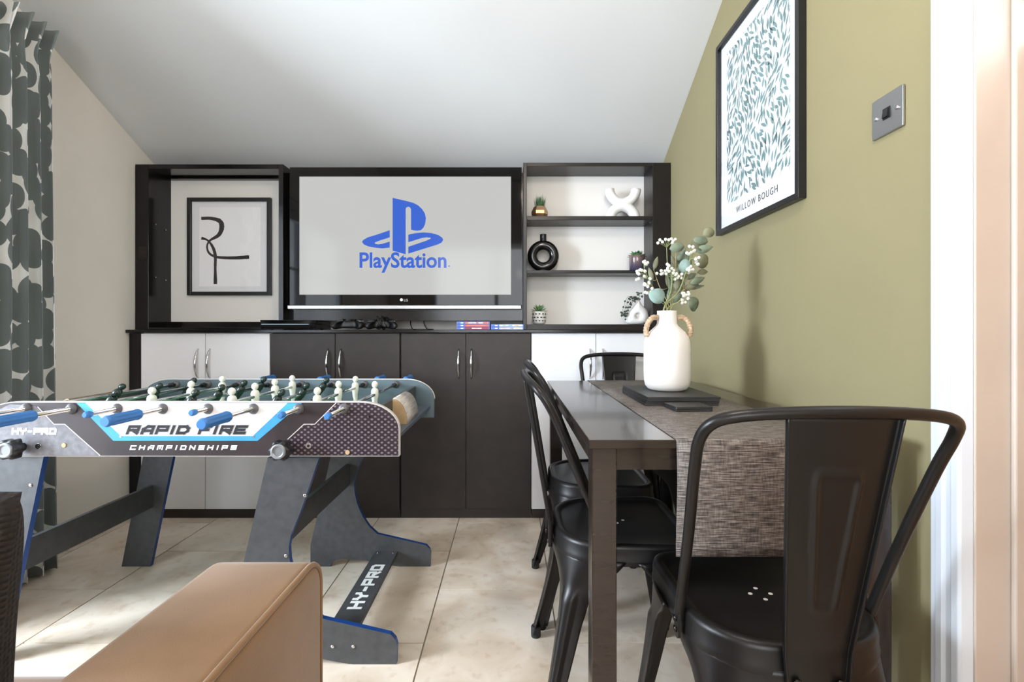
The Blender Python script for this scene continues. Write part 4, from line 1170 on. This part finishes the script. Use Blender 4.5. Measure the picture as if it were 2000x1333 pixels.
flat('white_field', [(168, 787.5), (562, 787.5), (494, 852), (237, 852)], M_whiteprint, .0010, .0013)
# lettering
def at(px, py, h=0.0): return lambda u, v, q: Vector((g(px) + u, NY - h - q, gz(py) + v))
k_ = NY / F
def bt_(word, px, py, h, m, w, hh, th, adv, sh, h1=.0003):
    block_text('lettering', word, at(px, py, h), m, ft, w * k_, hh * k_, th * k_, adv * k_, sh, 0, h1).data.transform(Matrix.Translation(-Vector(ft.location)))
M_ledge = mat('lettering_edge', (196, 196, 202), .4)
for word, px in (('RAPID', 250), ('FIRE', 390)):
    bt_(word, px, 846, .0013, M_ledge, 18.5, 12.5, 8.0, 9.6, .38)
    bt_(word, px, 846, .0022, M_letd, 18.5, 12.5, 5.4, 9.6, .38)
bt_('CHAMPIONSHIPS', 255, 878, .0008, M_letw, 9.0, 6.6, 2.6, 8.6, .3)
bt_('HY-PRO', 25, 847.5, .0010, M_letw, 10.5, 9.5, 3.8, 5.0, .1)
# knobs, screws and holes
def knob(px, py):
    fr_ = lambda x, y, h: Vector((g(px) + x, NY - h, gz(py) + y))
    o = R_(MB().lathe([(.010, .0009), (.010, .02), (.027, .022), (.027, .045), (.022, .050)], 40, fr_, mod=lambda a, h: (1 + .13 * math.cos(6 * a)) if h > .021 else 1).build('leg_knob', M_black))
    c_ = MB().lathe([(.021, .047), (.021, .0525), (.015, .054), (.013, .051)], 24, fr_).build('knob_cap', mat('knob_grey', (140, 142, 146), .3, .3))
    c_.data.transform(Matrix.Translation(-Vector(ft.location))); c_.parent = o
knob(560, 874); knob(46, 872)
def disc(name, px, py, r, m, h=.003):
    R_(MB().lathe([(r, .0009), (r * .9, h)], 12, lambda x, y, q: Vector((g(px) + x, NY - q, gz(py) + y))).build(name, m))
for px, py in ((603, 871), (76, 872)): disc('washer', px, py, .009, M_chrome); disc('screw', px, py, .004, M_black, .0045)
for px, py in ((679, 884), (126, 870)): disc('plug', px, py, .007, M_ply)
for px, py in ((722, 814), (722, 853), (755, 859), (236, 853), (496, 853)): disc('screw', px, py, .0035, M_chrome, .002)
# pitch, ends and trays
R_(MB().box(SX0 + .06, SX1 - .078, NY + TH, FY - TH, .648, .664).build('pitch', M_felt))
lines_ = MB()
for x in ((SX0 + SX1) / 2, SX0 + .30, SX1 - .30): lines_.box(x - .003, x + .003, NY + TH, FY - TH, .664, .6645)
R_(lines_.build('pitch_lines', M_letw))
for x, tr in ((SX1 - .078, 1), (SX0 + .06, -1)):
    x0, x1 = (x - .012, x + .003) if tr > 0 else (x - .003, x + .012)
    R_(MB().box(x0, x1, NY + TH, FY - TH, SZ0 + .01, .738).build('end_board', M_leg, None, .001))
    tx0, tx1 = (x + .003, x + .062) if tr > 0 else (x - .055, x - .003)
    R_(MB().box(tx0, tx1, NY + TH, FY - TH, .645, .657).build('tray', mat('tray_grey', (84, 92, 104), .4), None, .001))
    cx0 = x + .003 if tr > 0 else x - .003
    arc_ = [(0, 0)] + [(.048 * math.sin(PI / 2 * k / 8), .083 * math.cos(PI / 2 * k / 8)) for k in range(9)]
    R_(MB().prism([(cx0 + tr * u, .657 + v) for u, v in arc_], lambda u, v, h: Vector((u, 1.60 + h, v)), 0, .19).build('ball_box', M_ply))
    cov = [(.049 * math.sin(PI / 2 * k / 8), .0845 * math.cos(PI / 2 * k / 8)) for k in range(9)]
    cvm = mat('ball_box_cover', (206, 200, 190), .5, var=.15, vscale=50, stretch=(1, .3, 4), rgb2=(168, 156, 150))
    b = MB(); vs = []
    for u, v in cov: vs += [(cx0 + tr * u, 1.602, .657 + v), (cx0 + tr * u, 1.788, .657 + v)]
    b.faces(vs, [(2 * k, 2 * k + 1, 2 * k + 3, 2 * k + 2) for k in range(8)], smooth=True); R_(b.build('ball_box_cover', cvm, None, solid=.0012))
# rods with players
RZ = .745
RXs = [-.480 - .1295 * k for k in range(8)]
def man_mesh(m):
    b = MB()
    b.ball((0, 0, .034), .0112, 10, 8, sc=(1, 1, 1.1))
    prof_ = [(.0055, .022), (.0095, .018), (.0115, .012), (.0115, -.006), (.0095, -.018), (.0085, -.03), (.007, -.045), (.0075, -.058)]
    b.lathe(prof_, 12, lambda x, y, h: (x * 1.1 + .002 * (h < -.03), y * 1.35, h))
    b.box(-.010, .014, -.010, .010, -.070, -.057, 1)
    me = bpy.data.meshes.new('player')
    bmesh.ops.recalc_face_normals(b.bm, faces=b.bm.faces[:]); b.bm.to_mesh(me); b.bm.free()
    me.materials.append(m); me.materials.append(M_boot); return me
MW, MD = man_mesh(M_manw), man_mesh(M_mand)
three = (1.506, 1.690, 1.872); four = (1.494, 1.628, 1.765, 1.904); one = (1.685,)
lay = [('w', one, 0, 1.245, 0), ('w', three, 0.02, 1.262, 0), ('d', three, .55, 1.143, 1), ('w', four, -.03, 1.30, 0),
       ('d', four, .5, 1.178, 1), ('w', three, 0.04, 1.268, 0), ('d', three, .6, 1.155, 1), ('d', one, .7, 1.165, 1)]
for k, (team, ys, tilt, yend, hand) in enumerate(lay):
    x = RXs[k]
    yfar = 2.085 if hand else 2.28
    rod = R_(MB().tube([(x, yend + (.1 if hand else .012), RZ), (x, yfar - (.012 if hand else .1), RZ)], .0062, 12).build('rod', M_chrome))
    off = Vector(ft.location)
    def sub(o): o.data.transform(Matrix.Translation(-off)); o.parent = rod; return o
    def grip(y0, dirn):
        def md(a, h): return (1 + .15 * math.cos(8 * a)) if .012 < h < .088 else 1
        return sub(MB().lathe([(.007, 0), (.0135, .004), (.0150, .010), (.0125, .016), (.0125, .085), (.0135, .096), (.0145, .104), (.011, .112)][::1], 40,
            lambda a, c, h: Vector((x + a, y0 + dirn * h, RZ + c)), mod=md).build('handle', M_handle))
    def cap(y0, dirn): return sub(MB().lathe([(.0078, 0), (.009, .006), (.009, .016), (.006, .021)], 16, lambda a, c, h: Vector((x + a, y0 + dirn * h, RZ + c))).build('end_cap', M_handle))
    if hand: grip(yend + .112, -1); cap(yfar - .015, 1)
    else: cap(yend + .021, -1); grip(yfar - .112, 1)
    for yy_, dr in ((NY, -1), (NY + TH, 1), (FY - TH, -1), (FY, 1)):
        sub(MB().lathe([(.0155, .0002), (.0155, .004), (.012, .009), (.0105, .012), (.0066, .012)], 20, lambda a, c, h: Vector((x + a, yy_ + dr * h, RZ + c))).build('bushing', mat('bushing_grey', (96, 94, 98), .3)))
    for y in ys:
        p = bpy.data.objects.new('player', MW if team == 'w' else MD); COL.objects.link(p)
        p.parent = rod; p.location = Vector((x, y, RZ)) - off; p.rotation_euler = (0, tilt, 0)
    for y in (NY + TH + .03, FY - TH - .03):
        sub(MB().lathe([(.0095, -.009), (.0095, .009)], 14, lambda a, c, h: Vector((x + a, y + h, RZ + c))).build('stop_ring', M_black))
# legs
legR = [(-.708, .60), (-.826, .087), (-.826, 0), (-.744, 0), (-.738, .014), (-.722, .026), (-.695, .031), (-.60, .025), (-.50, .006), (-.46, 0), (-.335, 0), (-.333, .055), (-.338, .072), (-.352, .087),
        (-.45, .110), (-.551, .133), (-.585, .164), (-.612, .205), (-.634, .255), (-.645, .305), (-.647, .34), (-.641, .375), (-.614, .44), (-.559, .60)]
legR = [(x, z) for x, z in legR]
top = [(SX1 - .26, .662), (SX1 - .42, .662)]
def leg(outline, y, nm='leg'):
    o = R_(MB().prism(outline, lambda u, v, h: Vector((u, y + h, v)), 0, .016).build(nm, [M_leg, M_blueedge]))
    for f in o.data.polygons:
        if abs(f.normal.y) < .5 and (f.normal.x > .25 or f.normal.z > .4): f.material_index = 1
    return o
def screws(y, pts_, o):
    for x, z in pts_:
        s_ = MB().lathe([(.0055, .0002), (.005, .002), (.002, .003)], 10, lambda a, c, h: Vector((x + a, y - h, z + c))).build('screw', M_chrome)
        s_.data.transform(Matrix.Translation(-Vector(ft.location))); s_.parent = o
legL = [(-1.475, .64), (-1.600, 0), (-1.482, 0), (-1.350, .64)]
yN, yF_ = NY + TH + .001, FY - TH - .017
# near pair just inside the near board, far pair just inside the far board
o1 = leg(legR, yN); o2 = leg(legR, yF_); o3 = leg(legL, yN); o4 = leg(legL, yF_)
screws(yN, [(-.655, .315), (-.668, .260), (-.52, .052), (-.46, .052), (-.60, .49)], o1)
screws(yN, [(-1.395, .52)], o3)
def brace(x, z0, z1, t_=.016): return R_(MB().box(x - t_ / 2, x + t_ / 2, yN + .016, yF_, z0, z1).build('brace', M_leg, None, .001))
br = brace(-1.478, .243, .334); brace(-.672, .336, .42)
fb = R_(MB().box(-.560, -.468, yN + .016, yF_, .050, .064).build('foot_brace', M_leg, None, .001))
ox = Vector(ft.location)
bt = block_text('lettering', 'HY-PRO', lambda u, v, h: Vector((-.495 - v, 1.567 + u, .0641 + h)) - ox, M_letw, ft, .034, .036, .0120, .0185, 0, 0, .0004)
for y in (yF_ - .02,):
    for x in (-.545, -.483): R_(MB().lathe([(.004, .064), (.003, .066)], 8, lambda a, c, h: Vector((x + a, y + c, h))).build('screw', M_chrome))

# ------------------------------------------------------------------ sofa corner and cushion
M_velvet = mat('velvet_tan', (116, 86, 54), .9, var=.10, vscale=7, sheen=.3, rgb2=(136, 104, 74), bump=.12, bscale=500)
def soft_box(x0, x1, y0, y1, z0, z1, r, puff=0.0, n=22):
    """rounded block with slightly swollen faces"""
    b = MB(); bm = b.bm
    bmesh.ops.create_cube(bm, size=2.0)
    bmesh.ops.subdivide_edges(bm, edges=bm.edges[:], cuts=n, use_grid_fill=True)
    c = Vector(((x0 + x1) / 2, (y0 + y1) / 2, (z0 + z1) / 2)); h = Vector(((x1 - x0) / 2, (y1 - y0) / 2, (z1 - z0) / 2))
    for v in bm.verts:
        p = Vector((v.co.x * h.x, v.co.y * h.y, v.co.z * h.z))
        q = Vector([max(-h[i] + r, min(h[i] - r, p[i])) for i in range(3)])
        dlt = p - q
        if dlt.length > 1e-9: p = q + dlt.normalized() * r
        u, w, s_ = v.co
        if puff: p += Vector((u, w, s_)).normalized() * puff * (1 - u ** 4) ** .5 * 0 + Vector((0, 0, puff * (1 - u * u) * (1 - w * w) * (1 if s_ > .5 else 0)))
        v.co = c + p
    for f in bm.faces: f.smooth = True
    return b
sf = thing('sofa', 'tan velvet sofa with piped square arms', 'sofa', (-1.05, .3, 0))
AX0, AX1, AY1, AZ = -.462, -.303, .770, .615
def rs_(o): return rel(o, sf)
ar = .045
prof_a = [(-.16, .09), (AY1, .09)] + [(AY1 - ar + ar * math.cos(PI / 2 * k / 10), AZ - ar + ar * math.sin(PI / 2 * k / 10)) for k in range(11)] + [(.5, AZ + .003), (.3, AZ + .003), (-.16, AZ)]
arm = rs_(MB().prism(prof_a, FX(AX0), 0, AX1 - AX0, smooth=False).build('arm', M_velvet, None, .014, 4))
for p in arm.data.polygons: p.use_smooth = True
pp = [(AX1 - .004, y, z) for y, z in prof_a[1:]]
pp = [(AX1 - .003, AY1 - .003 if i < 1 else y - .0025 * (y > AY1 - .06), z - .0025) for i, (x, y, z) in enumerate(pp)]
o = MB().tube(pp, .0042, 8).build('piping', M_velvet); o.data.transform(Matrix.Translation(-Vector(sf.location))); o.parent = arm
rs_(soft_box(-1.84, AX0 - .001, .06, .740, .29, .452, .03, .01).build('seat_cushion', M_velvet))
rs_(soft_box(-1.84, AX0 - .001, -.14, .725, .09, .288, .015).build('base', M_velvet))
rs_(soft_box(-1.84, AX0 - .001, -.16, .055, .29, .80, .04).build('backrest', M_velvet))
rs_(soft_box(-1.84 - .17, -1.842, -.16, AY1, .09, AZ, .022, .004).build('arm', M_velvet)) if False else None
for x in (-1.78, -.42):
    for y in (-.10, .66): rs_(MB().lathe([(.018, 0), (.024, .09)], 14, lambda a, c, h: Vector((x + a, y + c, h))).build('foot', M_black))
def knit():
    m = bpy.data.materials.new('knit_black'); m.use_nodes = True
    N = m.node_tree.nodes; L = m.node_tree.links; b = N['Principled BSDF']
    b.inputs['Base Color'].default_value = lin((40, 34, 33)); b.inputs['Roughness'].default_value = .95
    tc = N.new('ShaderNodeTexCoord'); mp = N.new('ShaderNodeMapping'); mp.inputs['Scale'].default_value = (110, 110, 150)
    L.new(tc.outputs['Object'], mp.inputs[0]); v = N.new('ShaderNodeTexVoronoi'); v.inputs['Randomness'].default_value = .25; v.inputs['Scale'].default_value = 1
    L.new(mp.outputs[0], v.inputs['Vector']); bp = N.new('ShaderNodeBump'); bp.invert = True; bp.inputs['Strength'].default_value = 1; bp.inputs['Distance'].default_value = .004
    L.new(v.outputs['Distance'], bp.inputs['Height']); L.new(bp.outputs['Normal'], b.inputs['Normal'])
    return m
def pillow(w, h, th):
    b = MB(); n = 28
    def fn(sg):
        def f(u, v):
            a, c = u * 2 - 1, v * 2 - 1
            q = (max(0, 1 - a ** 4) * max(0, 1 - c ** 4)) ** .55
            pin = 1 - .06 * (1 - abs(a)) * 0 - .05 * (1 - a * a) * (abs(c)) - .05 * (1 - c * c) * abs(a) * 0
            return Vector((a * w / 2 * (1 - .05 * (1 - c * c)), sg * th / 2 * q, h / 2 + c * h / 2 * (1 - .05 * (1 - a * a))))
        return f
    b.grid(n, n, fn(1)); b.grid(n, n, fn(-1))
    bmesh.ops.remove_doubles(b.bm, verts=b.bm.verts[:], dist=.0005)
    return b
pl = pillow(.44, .335, .13).build('knit_cushion', knit())
pl.location = (-.764, .512, .4790); pl.rotation_euler = (0, math.radians(4), 0)
tag(pl, 'black chunky knit cushion propped up on the tan sofa', 'cushion')
